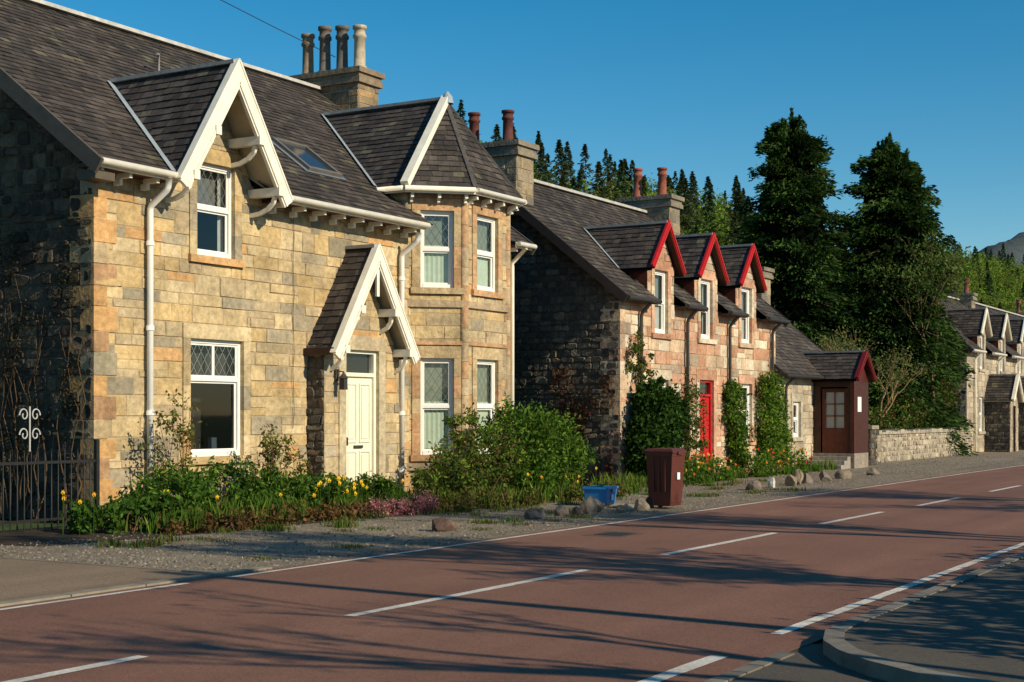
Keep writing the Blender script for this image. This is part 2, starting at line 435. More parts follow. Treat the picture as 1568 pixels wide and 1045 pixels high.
wall(W,FB,0,9.1,dict(RUBG,w=(.5,1.1),h=(.3,.5)),(),[[(TN,1,zr-.08+TN*(yr-16.3)),(-TN,1,ze-.08+TN*(16.3-ye))]],seed=6)
W.face([(X0,26.15,0),(X1,26.15,0),(X1,26.15,5.3),(X0,26.15,5.3)],m_mortar)
quoins(W,X0,16.3,0,5.2,[((.48,.28,.12),3),((.44,.33,.19),3),((.40,.24,.13),2),((.33,.28,.19),2)],pr=.022)
wall(W,Fr((23.5,17.2),(23.5,16.3)),5.3,6.0,ASH1,seed=9)
B=[(23.57,16.32),(24.38,15.5),(26.0,15.5),(26.80,16.32)]
for i in range(3):
    Fb=Fr(B[i],B[i+1]); L=Fb.L
    if i==1: o=[(.40,L-.40,.82,2.72),(.40,L-.40,4.1,5.62)]
    else: o=[(.25,L-.23,.82,2.72),(.25,L-.23,4.1,5.62)]
    wall(W,Fb,0,6.02,ASH1,o,seed=31+i,marg=.17)
    for q in o:
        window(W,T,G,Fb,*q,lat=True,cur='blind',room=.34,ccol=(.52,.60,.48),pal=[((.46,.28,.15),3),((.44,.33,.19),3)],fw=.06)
    lbox(W,Fb,-.03,L+.03,3.72,3.86,-.02,.06,m_stone,(.40,.30,.19)); lbox(W,Fb,-.02,L+.02,2.98,3.06,-.02,.045,m_stone,(.46,.28,.15))
    lbox(W,Fb,-.04,L+.04,.52,.66,-.02,.07,m_stone,(.34,.28,.19))
    lbox(W,Fb,-.04,L+.04,5.86,5.98,-.02,.06,m_stone,(.32,.24,.17))
for (x,y) in B[1:3]:
    z=0
    while z<5.85:
        h=RR.uniform(.28,.45); W.tube([(x,y+.02,z),(x,y+.02,min(5.86,z+h-.006))],.085,m_stone,pick([((.46,.28,.15),3),((.44,.33,.2),3)]),n=8); z+=h
W.build('walls',H1)
PW=MB()
Fp=Fr((20.42,15.92),(22.7,15.92))
dr=(21.02-20.42,22.02-20.42,.25,2.78)
pap=4.60; psl=1.55; pxc=21.57-20.42
wall(PW,Fp,0,4.4,ASH1,[dr],[[(psl,1,pap-.2+psl*pxc),(-psl,1,pap-.2-psl*pxc)]],seed=44,breaks=(2.6,))
wall(PW,Fr((20.42,16.3),(20.42,15.92)),0,2.85,RUBG,seed=45)
wall(PW,Fr((22.7,15.92),(22.7,16.3)),0,2.85,RUBG,seed=46)
c=(.48,.40,.26)
lbox(PW,Fp,dr[0]-.2,dr[0],0,dr[3],-.2,.035,m_stone,c);lbox(PW,Fp,dr[1],dr[1]+.2,0,dr[3],-.2,.035,m_stone,c);lbox(PW,Fp,dr[0]-.25,dr[1]+.25,dr[3],dr[3]+.26,-.2,.04,m_stone,(.46,.37,.24))
lbox(PW,Fp,dr[0]-.1,dr[1]+.1,0,.25,-.2,.35,m_stone,(.36,.32,.26)); lbox(PW,Fp,dr[0]-.1,dr[1]+.1,0,.12,.35,.65,m_stone,(.34,.3,.25))
PW.build('porch_walls',H1)
D=MB()
a,b,c0,d0=dr
lbox(D,Fp,a,a+.07,c0,d0,-.16,-.04,m_door);lbox(D,Fp,b-.07,b,c0,d0,-.16,-.04,m_door);lbox(D,Fp,a+.07,b-.07,d0-.06,d0,-.16,-.04,m_door)
lbox(D,Fp,a+.07,b-.07,2.3,2.37,-.16,-.04,m_door)
lbox(D,Fp,a+.07,b-.07,c0,2.3,-.13,-.09,m_door)
um=(a+b)/2
for (p,q) in ((a+.13,um-.04),(um+.04,b-.13)):
    for (r,s) in ((c0+.12,.95),(1.1,2.18)):
        for (e1,e2,e3,e4) in ((p,q,r,r+.03),(p,q,s-.03,s),(p,p+.03,r+.03,s-.03),(q-.03,q,r+.03,s-.03)): lbox(D,Fp,e1,e2,e3,e4,-.09,-.07,m_door)
        lbox(D,Fp,p+.07,q-.07,r+.07,s-.07,-.09,-.075,m_door)
lbox(D,Fp,um-.13,um+.13,1.0,1.05,-.09,-.06,m_dark); lbox(D,Fp,a+.1,a+.14,1.05,1.2,-.09,-.03,m_dark)
D.build('front_door',H1)
G.face([Fp(a+.07,2.37,-.1),Fp(b-.07,2.37,-.1),Fp(b-.07,d0-.06,-.1),Fp(a+.07,d0-.06,-.1)],m_glass)
T.face([Fp(a+.07,2.37,-.15),Fp(b-.07,2.37,-.15),Fp(b-.07,d0,-.15),Fp(a+.07,d0,-.15)],m_room)
LN=MB(); lx,ly=20.72,15.72
LN.box(lx-.05,lx+.05,ly-.05,ly+.05,2.05,2.25,m_dark,(1,1,1)); LN.lathe(lx,ly,[(.09,2.25),(.02,2.34),(.01,2.38)],m_dark,n=6); LN.beam((lx,15.9,2.4),(lx,ly,2.36),.02,.02,m_dark);LN.box(lx-.04,lx+.04,15.86,15.9,2.2,2.42,m_dark)
LN.build('wall_lantern',H1)
Ymain=lambda z: ye+(z-ze)/TN
roof(RO,[(15.08,ye,ze),(27.65,ye,ze),(27.65,yr,zr),(15.08,yr,zr)],holes=[(dx-1.02,dx+1.02,15.6,16.6),(23.75,26.7,15.6,16.7)],seed=8)
roof(RO,[(15.08,yr,zr),(27.65,yr,zr),(27.65,26.3,ze-.1),(15.08,26.3,ze-.1)],row=.4,sw=(.5,.6),seed=9)
gablet(RO,T,dx,dhf,zap,ze,15.72,lambda z:Ymain(z),m_white,seed=50,brackets=(.42,.82),ywall=16.3,ext=.10,bw=.24)
gablet(RO,T,21.57,1.22,4.63,2.72,15.62,lambda z:16.3,m_white,seed=60,lead=False,brackets=(.42,.8),ywall=16.0,ext=.06,bw=.21)
T.box(20.3,20.42,15.62,16.28,2.66,2.78,m_brown); T.box(22.72,22.84,15.62,16.28,2.66,2.78,m_brown)
T.box(21.53,21.61,15.58,15.62,3.75,4.45,m_white)
ap=(25.2,16.5,8.06); e=6.04
xl,xr_=23.32,27.02
bl=[(xl,16.95,e),(xl,16.22,e),(24.27,15.2,e),(26.10,15.2,e),(xr_,16.22,e),(xr_,16.9,e)]
bk=(25.2,Ymain(8.06),8.06)
roof(RO,[ap,bk,(xl,Ymain(e),e),bl[1]],seed=71,row=.15)
roof(RO,[ap,bl[1],bl[2]],seed=72,row=.15);roof(RO,[ap,bl[2],bl[3]],seed=73,row=.15);roof(RO,[ap,bl[3],bl[4]],seed=74,row=.15)
roof(RO,[ap,bk,(xr_,Ymain(e),e),bl[4]],seed=75,row=.15)
va=Vector((xl,Ymain(e),e+.03));vb=Vector(bk)+Vector((0,0,.03)); RO.face([va,vb,vb+Vector((-.16,-.02,.02)),va+Vector((-.16,-.02,.02))],m_lead)
for i in (2,3,4):
    RO.beam(Vector(ap)+Vector((0,0,.02)),Vector(bl[i])+Vector((0,0,.02)),.09,.04,m_slate,(.1,.09,.085))
T.beam(Vector(ap)+Vector((-.02,-.02,.06)),Vector(bl[1])+Vector((-.05,-.04,.03)),.16,.13,m_white)
RO.beam(Vector(ap)+Vector((0,0,.05)),Vector(bk)+Vector((0,0,.05)),.16,.06,m_ridge)
T.lathe(25.2,16.46,[(.14,8.0),(.11,8.15),(.02,8.25)],m_lead,n=8)
T.face([(p[0],p[1],e-.04) for p in bl],m_brown,(2,2,2))
for i in range(5):
    p,q=Vector(bl[i]),Vector(bl[i+1])
    T.beam(p+Vector((0,0,-.07)),q+Vector((0,0,-.07)),.03,.10,m_white)
    o=(q-p).normalized().cross(Vector((0,0,1)))*.06
    T.tube([p+o+Vector((0,0,-.04)),q+o+Vector((0,0,-.04))],.05,m_white)
    if 0<i<4:
        n=max(2,int((q-p).length/.5))
        for k in range(n+1):
            r=p.lerp(q,(k+.3)/(n+.6)); inn=-o.normalized()
            T.beam(r+inn*.04+Vector((0,0,-.16)),r+inn*.26+Vector((0,0,-.18)),.06,.08,m_white)
            T.beam(r+inn*.16+Vector((0,0,-.23)),r+inn*.26+Vector((0,0,-.25)),.055,.09,m_white)
for (a,b) in ((15.08,16.76),(19.18,23.5),(26.95,27.65)):
    T.box(a,b,ye+.02,16.28,ze-.1,ze-.05,m_brown,(1.6,1.6,1.6)); T.box(a,b,ye-.01,ye+.015,ze-.12,ze+.0,m_white)
    T.tube([(a,ye-.07,ze-.04),(b,ye-.07,ze-.04)],.055,m_white)
    x=a+.15
    while x<b: T.box(x-.03,x+.03,ye+.06,ye+.34,ze-.18,ze-.102,m_white); T.box(x-.03,x+.03,ye+.26,ye+.40,ze-.27,ze-.182,m_white); x+=.56
T.beam((15.06,ye-.05,ze-.12),(15.06,yr,zr-.10),.05,.24,m_dark,(2.0,1.8,1.6))
T.beam((27.67,ye-.05,ze-.12),(27.67,yr,zr-.10),.05,.22,m_dark,(2.0,1.8,1.6))
T.box(15.08,15.46,15.9,16.26,5.02,5.15,m_dark,(2,1.8,1.5))
RO.beam((15.06,yr,zr+.05),(27.68,yr,zr+.05),.24,.07,m_ridge,(1.5,1.5,1.5))
for (x,zt) in ((16.48,5.2),(23.2,5.1)):
    T.tube([(x,ye-.05,zt),(x,ye-.02,zt-.13),(x,ye,zt-.17),(x,16.17,zt-.38),(x,16.2,zt-.44),(x,16.2,zt-.5),(x,16.2,.1)],.05,m_white2,n=12)
    for z in (4.2,2.9,1.6,.5): T.tube([(x,16.2,z),(x,16.2,z+.07)],.064,m_white2,n=12)
T.tube([(27.3,ye-.05,5.2),(27.3,16.15,4.9),(27.3,16.15,4.8),(27.3,16.15,.1)],.045,m_white)
pts=[(20.0,16.26,5.1)]
for k in range(12): pts.append((20.0+.02*math.sin(k*2.1),16.26,5.0-k*.33))
T.tube(pts,.006,m_dark,n=4)
n=Vector((0,-TN,1)).normalized(); v=Vector((0,1,TN)).normalized(); cc=Vector((21.7,17.35,ze+TN*(17.35-ye)))
def skp(a,b,o): return cc+Vector((a,0,0))+v*b+n*o
def skbox(a0,a1,b0,b1,o0,o1,m,col=(1,1,1)):
    RO.hexa([skp(a0,b0,o0),skp(a1,b0,o0),skp(a1,b1,o0),skp(a0,b1,o0),skp(a0,b0,o1),skp(a1,b0,o1),skp(a1,b1,o1),skp(a0,b1,o1)],m,col)
skbox(-.5,.5,-.55,-.47,0,.09,m_dark,(3,3,3));skbox(-.5,.5,.47,.55,0,.09,m_dark,(3,3,3));skbox(-.5,-.42,-.47,.47,0,.09,m_dark,(3,3,3));skbox(.42,.5,-.47,.47,0,.09,m_dark,(3,3,3));skbox(-.42,.42,-.47,.47,.03,.05,M('skylight_glass',(.03,.04,.05),.06,0,1,0,spec=.8))
RO.face([skp(-.62,-.62,.03),skp(.62,-.62,.03),skp(.62,.62,.03),skp(-.62,.62,.03)],m_lead,(.5,.5,.5))
RO.tube([(19.85,19.3,7.7),(19.85,19.3,8.15),(19.8,19.25,8.22),(19.7,19.2,8.2)],.022,m_ridge,(.7,.7,.7))
RO.build('roof',H1); T.build('painted_trim',H1); G.build('window_panes',H1)
C=MB(); STC=dict(RUBG,rub=False,gap=.006,proud=(.005,.02),pal=[((.20,.15,.10),3),((.26,.19,.11),3),((.34,.22,.11),2)],w=(.3,.65),h=(.22,.32))
chimney(C,26.72,27.48,19.85,21.85,7.8,9.42,4,STC,ph=1.1,pc=((.45,.38,.28),(.12,.11,.10),(.16,.13,.11),(.28,.20,.13)),pr=.135)
C.build('chimney_stack',H1)

# ================================================================== COTTAGES
def cottage(name,X0,X1,Y,ze,yr,tan,st,stg,dorm,bm,wins,door,chim,seed,gutm=None,over=.3,dz=(5.05,6.18),dh=.92,pipes=(),detail=True,frontcol=None):
    gutm=gutm or m_dark
    E=empty(name); W=MB();T=MB();G=MB();RO=MB()
    ye=Y-over; zr=ze+tan*(yr-ye); yb=2*yr-Y
    F=Fr((X0,Y),(X1,Y)); zf,za=dz
    sl=(za-zf)/dh; wh=dh-.18
    regs=[[(0,1,ze)]]
    ops=[(a-X0,b-X0,c,d) for (a,b,c,d) in wins]
    for xc in dorm:
        u=xc-X0
        regs.append([(0,-1,-ze),(-1,0,-(u-wh)),(1,0,u+wh),(sl,1,za-.1+sl*u),(-sl,1,za-.1-sl*u)])
        ops.append((u-.38,u+.38,ze-.75,zf+.02))
    hasdoor=door is not None
    allop=list(ops)
    if hasdoor: allop.append((door-.46-X0,door+.46-X0,.1,2.5))
    wall(W,F,0,za if dorm else ze,st,allop,regs,breaks=(ze,),seed=seed)
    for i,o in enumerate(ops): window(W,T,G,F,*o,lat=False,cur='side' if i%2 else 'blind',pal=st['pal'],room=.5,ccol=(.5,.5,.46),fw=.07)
    wall(W,Fr((X0,yb),(X0,Y)),0,zr,stg,(),[[(tan,1,ze-.08+tan*(yb-ye)),(-tan,1,zr-.08-tan*(yb-yr))]],seed=seed+1)
    wall(W,Fr((X1,Y),(X1,yb)),0,zr,dict(stg,w=(.5,1.),h=(.3,.5)),(),[[(tan,1,zr-.08+tan*(yr-Y)),(-tan,1,ze-.08+tan*(Y-ye))]],seed=seed+2)
    W.face([(X0,yb,0),(X1,yb,0),(X1,yb,ze),(X0,yb,ze)],m_mortar)
    quoins(W,X0,Y,0,ze-.1,st['pal'],pr=.02)
    quoins(W,X1,Y,0,ze-.1,st['pal'],sx=-1,pr=.02)
    if hasdoor:
        a,b=door-.46-X0,door+.46-X0
        lbox(W,F,a-.17,a,0,2.5,-.16,.03,m_stone,pick(st['pal']));lbox(W,F,b,b+.17,0,2.5,-.16,.03,m_stone,pick(st['pal']));lbox(W,F,a-.2,b+.2,2.5,2.75,-.16,.03,m_stone,pick(st['pal']))
        lbox(W,F,a-.1,b+.1,0,.1,-.16,.3,m_stone,(.35,.3,.25))
        dm=m_redp if bm is m_redp else m_door
        lbox(T,F,a,a+.06,.1,2.5,-.14,-.04,dm);lbox(T,F,b-.06,b,.1,2.5,-.14,-.04,dm);lbox(T,F,a+.06,b-.06,2.08,2.14,-.14,-.04,dm);lbox(T,F,a+.06,b-.06,2.44,2.5,-.14,-.04,dm)
        lbox(T,F,a+.06,b-.06,.1,2.08,-.12,-.09,dm)
        for (p,q) in ((a+.12,(a+b)/2-.04),((a+b)/2+.04,b-.12)):
            for (r,s) in ((.25,.9),(1.05,1.95)): lbox(T,F,p,q,r,s,-.09,-.07,dm)
        G.face([F(a+.06,2.14,-.09),F(b-.06,2.14,-.09),F(b-.06,2.44,-.09),F(a+.06,2.44,-.09)],m_glass); T.face([F(a,2.1,-.15),F(b,2.1,-.15),F(b,2.5,-.15),F(a,2.5,-.15)],m_room)
    Ym=lambda z:ye+(z-ze)/tan
    xa,xb=X0-.3,X1+.2
    roof(RO,[(xa,ye,ze),(xb,ye,ze),(xb,yr,zr),(xa,yr,zr)],holes=[(xc-wh,xc+wh,ye-.3,Ym(zf)-.05) for xc in dorm],seed=seed+3)
    roof(RO,[(xa,yr,zr),(xb,yr,zr),(xb,yb+over,ze),(xa,yb+over,ze)],row=.4,sw=(.5,.6),seed=seed+4)
    RO.beam((xa,yr,zr+.05),(xb,yr,zr+.05),.22,.07,m_ridge,(1.3,1.3,1.3))
    for x in (xa-.02,xb+.02):
        for s in ((ye-.02,yr),(yb+over,yr)): T.beam((x,s[0],ze-.1),(x,s[1],zr-.1),.04,.2,m_dark,(1,.8,.8))
    for i,xc in enumerate(dorm):
        gablet(RO,T,xc,dh,za,zf,Y-.2,Ym,bm,bw=.10,ext=.0,seed=seed+10+i,bth=.05,cw=.06)
        for sg in (-1,1):
            x=xc+sg*wh; ycb=Ym(zf)
            T.face([(x,Y,ze),(x,ycb+.02,zf-.02),(x,Y,zf-.02)],m_brown,(2.5,1.6,1.5)); T.face([(x,Y,ze-.3),(x,Y+.3,ze),(x,ycb+.02,zf-.02),(x,Y,ze)],m_brown,(2.5,1.6,1.5))
    segs=[];p=xa
    for xc in sorted(dorm): segs.append((p,xc-wh-.05)); p=xc+wh+.05
    segs.append((p,xb))
    for (a,b) in segs:
        if b-a<.1: continue
        T.box(a,b,ye+.02,Y-.02,ze-.1,ze-.05,m_brown); T.box(a,b,ye-.01,ye+.015,ze-.12,ze,gutm); T.tube([(a,ye-.06,ze-.05),(b,ye-.06,ze-.05)],.055,gutm)
    for x in pipes: T.tube([(x,ye-.05,ze-.08),(x,ye,ze-.14),(x,Y-.11,ze-.33),(x,Y-.09,ze-.4),(x,Y-.09,ze-.5),(x,Y-.09,.05)],.045,gutm)
    for ch in chim: chimney(W,*ch[0],ch[1],ch[2],ch[3],ph=ch[4],pc=ch[5],pr=.13,seed=seed+30)
    W.build('walls',E);RO.build('roof',E);T.build('painted_trim',E);G.build('window_panes',E)
    return E
redpot=((.20,.07,.05),(.24,.09,.06))
STC2=dict(STC,pal=[((.20,.17,.13),3),((.27,.22,.15),3),((.32,.25,.16),2)])
H2=cottage('red_sandstone_house',29.8,39.7,14.8,4.3,18.5,.8,ASH2,RUBG,(32.0,34.75,37.5),m_redp,
   [(31.6,32.4,.9,2.45),(37.1,37.9,.9,2.45)],34.75,
   [((29.62,30.4,17.4,19.3,6.3),8.0,2,STC2,.85,((.10,.035,.03),(.12,.04,.03))),((38.9,39.6,17.7,19.3,6.4),7.95,2,STC2,.9,((.26,.08,.05),(.28,.09,.06)))],100,pipes=(30.75,33.4,36.15,39.3))
H3=cottage('low_cottage',39.95,45.8,14.8,2.78,17.8,.86,dict(ASH2,pal=[((.42,.36,.27),3),((.5,.42,.3),3),((.34,.29,.22),2)]),RUBG,(),m_redp,
   [(41.2,41.85,.95,2.0)],None,[((45.0,45.75,17.2,18.3,4.9),6.35,1,STC2,.75,((.55,.5,.42),))],140,pipes=(40.4,))
PO=MB()
px0,px1,pyf=42.95,44.35,13.5
PO.box(px0,px1,pyf,14.8,0,.45,m_stone,(.3,.25,.2))
PO.box(px0,px0+.08,pyf,pyf+.12,.45,2.7,m_brown,(2,1.2,1));PO.box(px0,px0+.08,14.55,14.75,.45,2.7,m_brown);PO.box(px0,px0+.08,pyf+.12,14.55,2.45,2.7,m_brown)
PO.box(px0+.01,px0+.06,pyf+.12,13.72,.45,2.45,m_brown,(1.2,1,1)); 
PO.box(px0+.02,px0+.06,13.72,14.5,.3,1.2,m_brown,(2.2,1.3,1)); PO.box(px0+.02,px0+.06,13.72,13.82,1.2,2.4,m_brown,(2,1.2,1));PO.box(px0+.02,px0+.06,14.4,14.5,1.2,2.4,m_brown,(2,1.2,1));PO.box(px0+.02,px0+.06,13.82,14.4,2.3,2.4,m_brown,(2,1.2,1))
PO.box(px0+.03,px0+.05,14.09,14.13,1.2,2.3,m_brown,(3,2,2));
for z in (1.56,1.92): PO.box(px0+.03,px0+.05,13.82,14.4,z,z+.03,m_brown,(3,2,2))
PO.box(px0+.06,px0+.07,13.83,14.39,1.21,2.29,m_curt,(.42,.4,.34))
PO.box(px1-.08,px1,pyf,14.8,.45,2.7,m_brown); PO.box(px0+.08,px1-.08,pyf,pyf+.06,.45,2.7,m_brown,(1.3,.8,.7))
PO.face([(px0,pyf+.01,2.7),(px1,pyf+.01,2.7),((px0+px1)/2,pyf+.01,3.4)],m_brown,(1.8,.8,.7))
PO.box(px0+.25,px0+.6,pyf-.03,pyf-.005,1.7,2.15,m_white2)
for i in range(3): PO.box(px0-.35-.3*(2-i),px0-.35-.3*(1-i) if i<2 else px0-.05,13.6,14.7,0,.12*(i+1),m_stone,(.3,.26,.22))
gablet(PO,PO,(px0+px1)/2,.88,3.5,2.68,pyf-.12,lambda z:14.8+(z-2.6)*.9,m_maroon,bw=.13,seed=170,lead=False,ext=.02)
PO.build('entrance_porch',H3)
FARP=dict(ASH2,pal=[((.46,.38,.27),3),((.38,.32,.24),3),((.33,.27,.2),2)])
H4=cottage('far_stone_house',62.3,76.0,14.8,4.35,18.3,.8,FARP,RUBG,(65.0,69.0,73.0),m_white,
   [(64.5,65.3,.9,2.4),(68.6,69.4,.9,2.4),(72.6,73.4,.9,2.4)],67.0,[((62.5,63.2,17.6,19.0,6.3),7.7,2,STC2,.8,((.45,.30,.16),)),((75.2,75.9,17.6,19.0,6.3),7.7,2,STC2,.8,redpot)],200,pipes=(63.5,67.9,71.5),gutm=m_white)
H5=cottage('far_stone_house',77.0,92.0,14.6,4.3,18.2,.8,dict(FARP,w=(.5,1)),RUBG,(80.0,84.0,88.0),m_white,
   [(79.6,80.4,.9,2.4),(83.6,84.4,.9,2.4)],82.0,[((91.2,91.9,17.6,19.0,6.3),7.7,2,STC2,.8,redpot)],240,gutm=m_white)
for (xx,E) in ((66.3,H4),(70.9,H4),(81.8,H5)):
    Q=MB(); 
    wall(Q,Fr((xx-.8,14.8),(xx-.8,13.7)),0,2.3,RUBG,seed=int(xx)); wall(Q,Fr((xx-.8,13.7),(xx+.8,13.7)),0,3.2,FARP,[(.5,1.1,0,2.0)],[[(1.1,1,2.3+.9+.88-.25),(-1.1,1,2.3+.9-.88-.25)]],seed=int(xx)+1,nomargin=True)
    wall(Q,Fr((xx+.8,13.7),(xx+.8,14.8)),0,2.3,RUBG,seed=int(xx))
    Q.box(xx-.3,xx+.3,13.75,13.8,0,2.0,m_brown)
    gablet(Q,Q,xx,1.0,3.35,2.25,13.55,lambda z:14.8,m_white,bw=.15,seed=int(xx)+3,lead=False,ext=.03)
    Q.build('porch',E)

# ================================================================== GROUND
def sheet(name,pts,z,m,parent=None):
    b=MB(); b.face([(x,y,z) for x,y in pts],m); return b.build(name,parent)
m_grass=M('grass_ground',(.055,.085,.02),.95,.4,1.5,.6,30,.03,var2=.3,vs2=.1)
g=MB(); 
g.face([(-4000,-4000,-.02),(4000,-4000,-.02),(4000,4000,-.02),(-4000,4000,-.02)],m_grass); g.build('ground')
def roadmat(name,c,var=.3,wear=.14,chip=(.75,1.25)):
    m=M(name,c,.82,var,260,.7,300,.004,var2=.14,vs2=.37,detail=4,spec=.3)
    nt=m.node_tree;N=nt.nodes;L=nt.links
    b=N['Principled BSDF']; src=b.inputs['Base Color'].links[0].from_socket
    tc=[n for n in N if n.type=='TEX_COORD'][0]
    mp=N.new('ShaderNodeMapping'); mp.inputs['Scale'].default_value=(.03,.8,1); L.new(tc.outputs['Object'],mp.inputs[0])
    no=N.new('ShaderNodeTexNoise'); no.inputs['Scale'].default_value=1.5; no.inputs['Detail'].default_value=2; L.new(mp.outputs[0],no.inputs[0])
    mr=N.new('ShaderNodeMapRange'); mr.inputs[1].default_value=.3;mr.inputs[2].default_value=.7;mr.inputs[3].default_value=1-wear;mr.inputs[4].default_value=1+wear; L.new(no.outputs['Fac'],mr.inputs[0])
    sc=N.new('ShaderNodeVectorMath'); sc.operation='SCALE'; L.new(src,sc.inputs[0]);L.new(mr.outputs[0],sc.inputs['Scale'])
    vo=N.new('ShaderNodeTexVoronoi'); vo.inputs['Scale'].default_value=85; L.new(tc.outputs['Object'],vo.inputs['Vector'])
    sp=N.new('ShaderNodeSeparateColor'); L.new(vo.outputs['Color'],sp.inputs[0])
    gt=N.new('ShaderNodeMapRange'); gt.inputs[1].default_value=.0;gt.inputs[2].default_value=1;gt.inputs[3].default_value=chip[0];gt.inputs[4].default_value=chip[1]; L.new(sp.outputs[0],gt.inputs[0])
    s2=N.new('ShaderNodeVectorMath'); s2.operation='SCALE'; L.new(sc.outputs[0],s2.inputs[0]);L.new(gt.outputs[0],s2.inputs['Scale'])
    L.new(s2.outputs[0],b.inputs['Base Color'])
    return m
m_road=roadmat('red_chip_asphalt',(.215,.106,.073),.28,.15)
m_asph=roadmat('grey_asphalt',(.100,.084,.066))
m_gravel=roadmat('grey_gravel',(.22,.18,.13),.45,.2,(.5,1.5))
m_drive=roadmat('driveway_tarmac',(.23,.165,.11),.2)
m_soil=M('garden_soil',(.05,.035,.022),.95,.4,6,.8,20,.03)
m_line=M('road_paint',(.66,.62,.55),.7,.28,30,.3,120,.002,var2=.18,vs2=2)
m_kerb=M('kerb_stone',(.20,.18,.15),.85,.25,6,.4,60,.005)
m_patch=roadmat('patched_asphalt',(.14,.082,.064),.25,.1)
sheet('road',[(-80,3.42),(600,3.42),(600,9.95),(-80,9.95)],0,m_road)
sheet('side_road',[(-80,-12),(9.9,-12),(9.9,3.418),(-80,3.418)],-.003,m_asph)
sheet('gravel_verge',[(11.2,9.952),(300,9.952),(300,14.9),(11.2,14.9)],-.001,m_gravel)
sheet('driveway',[(2,9.952),(11.198,9.952),(11.198,22),(2,22)],-.004,m_drive)
sheet('garden_bed',[(14.9,13.65),(18,13.5),(20.5,13.4),(23.9,12.9),(26,13.0),(28.5,13.6),(28.5,16.3),(12,16.3),(12.4,14.0)],.004,m_soil)
mh=MB(); mh.box(17.2,18.0,8.5,9.1,-.05,.003,m_patch); mh.box(17.35,17.85,8.6,9.0,-.05,.007,m_iron,(1.5,1.5,1.5)); mh.build('manhole_cover')
k=MB()
x=-10
while x<11.1: k.box(x+.005,x+.9,9.90,10.05,-.05,.02,m_kerb,(1.3,1.25,1.15)); x+=.91
y=10.06
while y<10.5: k.box(11.12,11.24,y,y+.44,-.05,.02,m_kerb); y+=.45
k.build('edging_kerb')
l=MB(); zl=.004
def dash(x0,x1,y,w=.11,n=1):
    s=x0
    while s<x1:
        e=min(s+.5,x1); j=[RR.uniform(-.006,.006) for _ in range(4)]
        l.face([(s,y-w/2+j[0],zl),(e,y-w/2+j[1],zl),(e,y+w/2+j[2],zl),(s,y+w/2+j[3],zl)],m_line,(RR.uniform(.85,1.05),)*3); s=e
for (a,b) in ((-2.5,1.5),(3.3,7.1),(9.35,13.4),(15.3,18.9),(20.8,23.9)): dash(a,b,7.04)
x=25.8
while x<300: dash(x,x+3,6.98); x+=5.6
dash(-30,10.4,9.74,.08); dash(10.96,300,9.74,.08)
dash(10.17,300,3.78,.1)
for i in range(12): dash(7.6-i*2.3,9.05-i*2.3,3.76,.12)
l.build('road_markings')
cor=[(300,3.36),(10.3,3.36),(9.93,3.33),(9.5,3.2),(9.15,2.98),(8.85,2.7),(8.55,2.3),(8.3,1.7),(8.15,1.0),(8.1,0),(8.1,-10)]
inner=[(300,3.24),(10.35,3.24),(10.0,3.21),(9.6,3.09),(9.27,2.90),(8.98,2.63),(8.68,2.24),(8.43,1.66),(8.28,1.0),(8.23,0),(8.23,-10)]
pv=MB()
pv.face([(x,y,.085) for x,y in inner]+[(300,-10,.085)],m_asph)
pv.build('pavement')
kb=MB()
xs=[10.3+.9*i for i in range(120)]
for i in range(len(xs)-1):
    kb.box(xs[i]+.006,xs[i+1]-.006,3.24,3.36,-.05,.095+RR.uniform(-.004,.004),m_kerb,(RR.uniform(.8,1.1),)*3)
for i in range(1,len(cor)-1):
    kb.hexa([(*cor[i],-.05),(*cor[i+1],-.05),(*inner[i+1],-.05),(*inner[i],-.05),(*cor[i],.095),(*cor[i+1],.095),(*inner[i+1],.095),(*inner[i],.095)],m_kerb,(RR.uniform(.8,1.1),)*3)
x=9.4
while x>-10: kb.box(x-.28,x-.01,3.36,3.47,-.05,.008,m_kerb,(RR.uniform(.8,1.1),)*3); x-=.29
kb.build('kerb')
def rawmesh(name,V,Fc,C,m,parent=None,smooth=False):
    me=bpy.data.meshes.new(name); k=Fc.shape[1]
    me.vertices.add(len(V)); me.vertices.foreach_set('co',np.asarray(V,dtype=np.float32).ravel())
    me.loops.add(Fc.size); me.loops.foreach_set('vertex_index',Fc.astype(np.int32).ravel())
    me.polygons.add(len(Fc)); me.polygons.foreach_set('loop_start',np.arange(0,Fc.size,k,dtype=np.int32))
    me.update(calc_edges=True); me.validate()
    me.materials.append(m)
    at=me.color_attributes.new('Col','FLOAT_COLOR','CORNER'); c=np.ones((len(Fc),4)); c[:,:3]=C
    at.data.foreach_set('color',np.repeat(c,k,axis=0).ravel())
    o=bpy.data.objects.new(name,me); scene.collection.objects.link(o)
    if parent:o.parent=parent
    return o
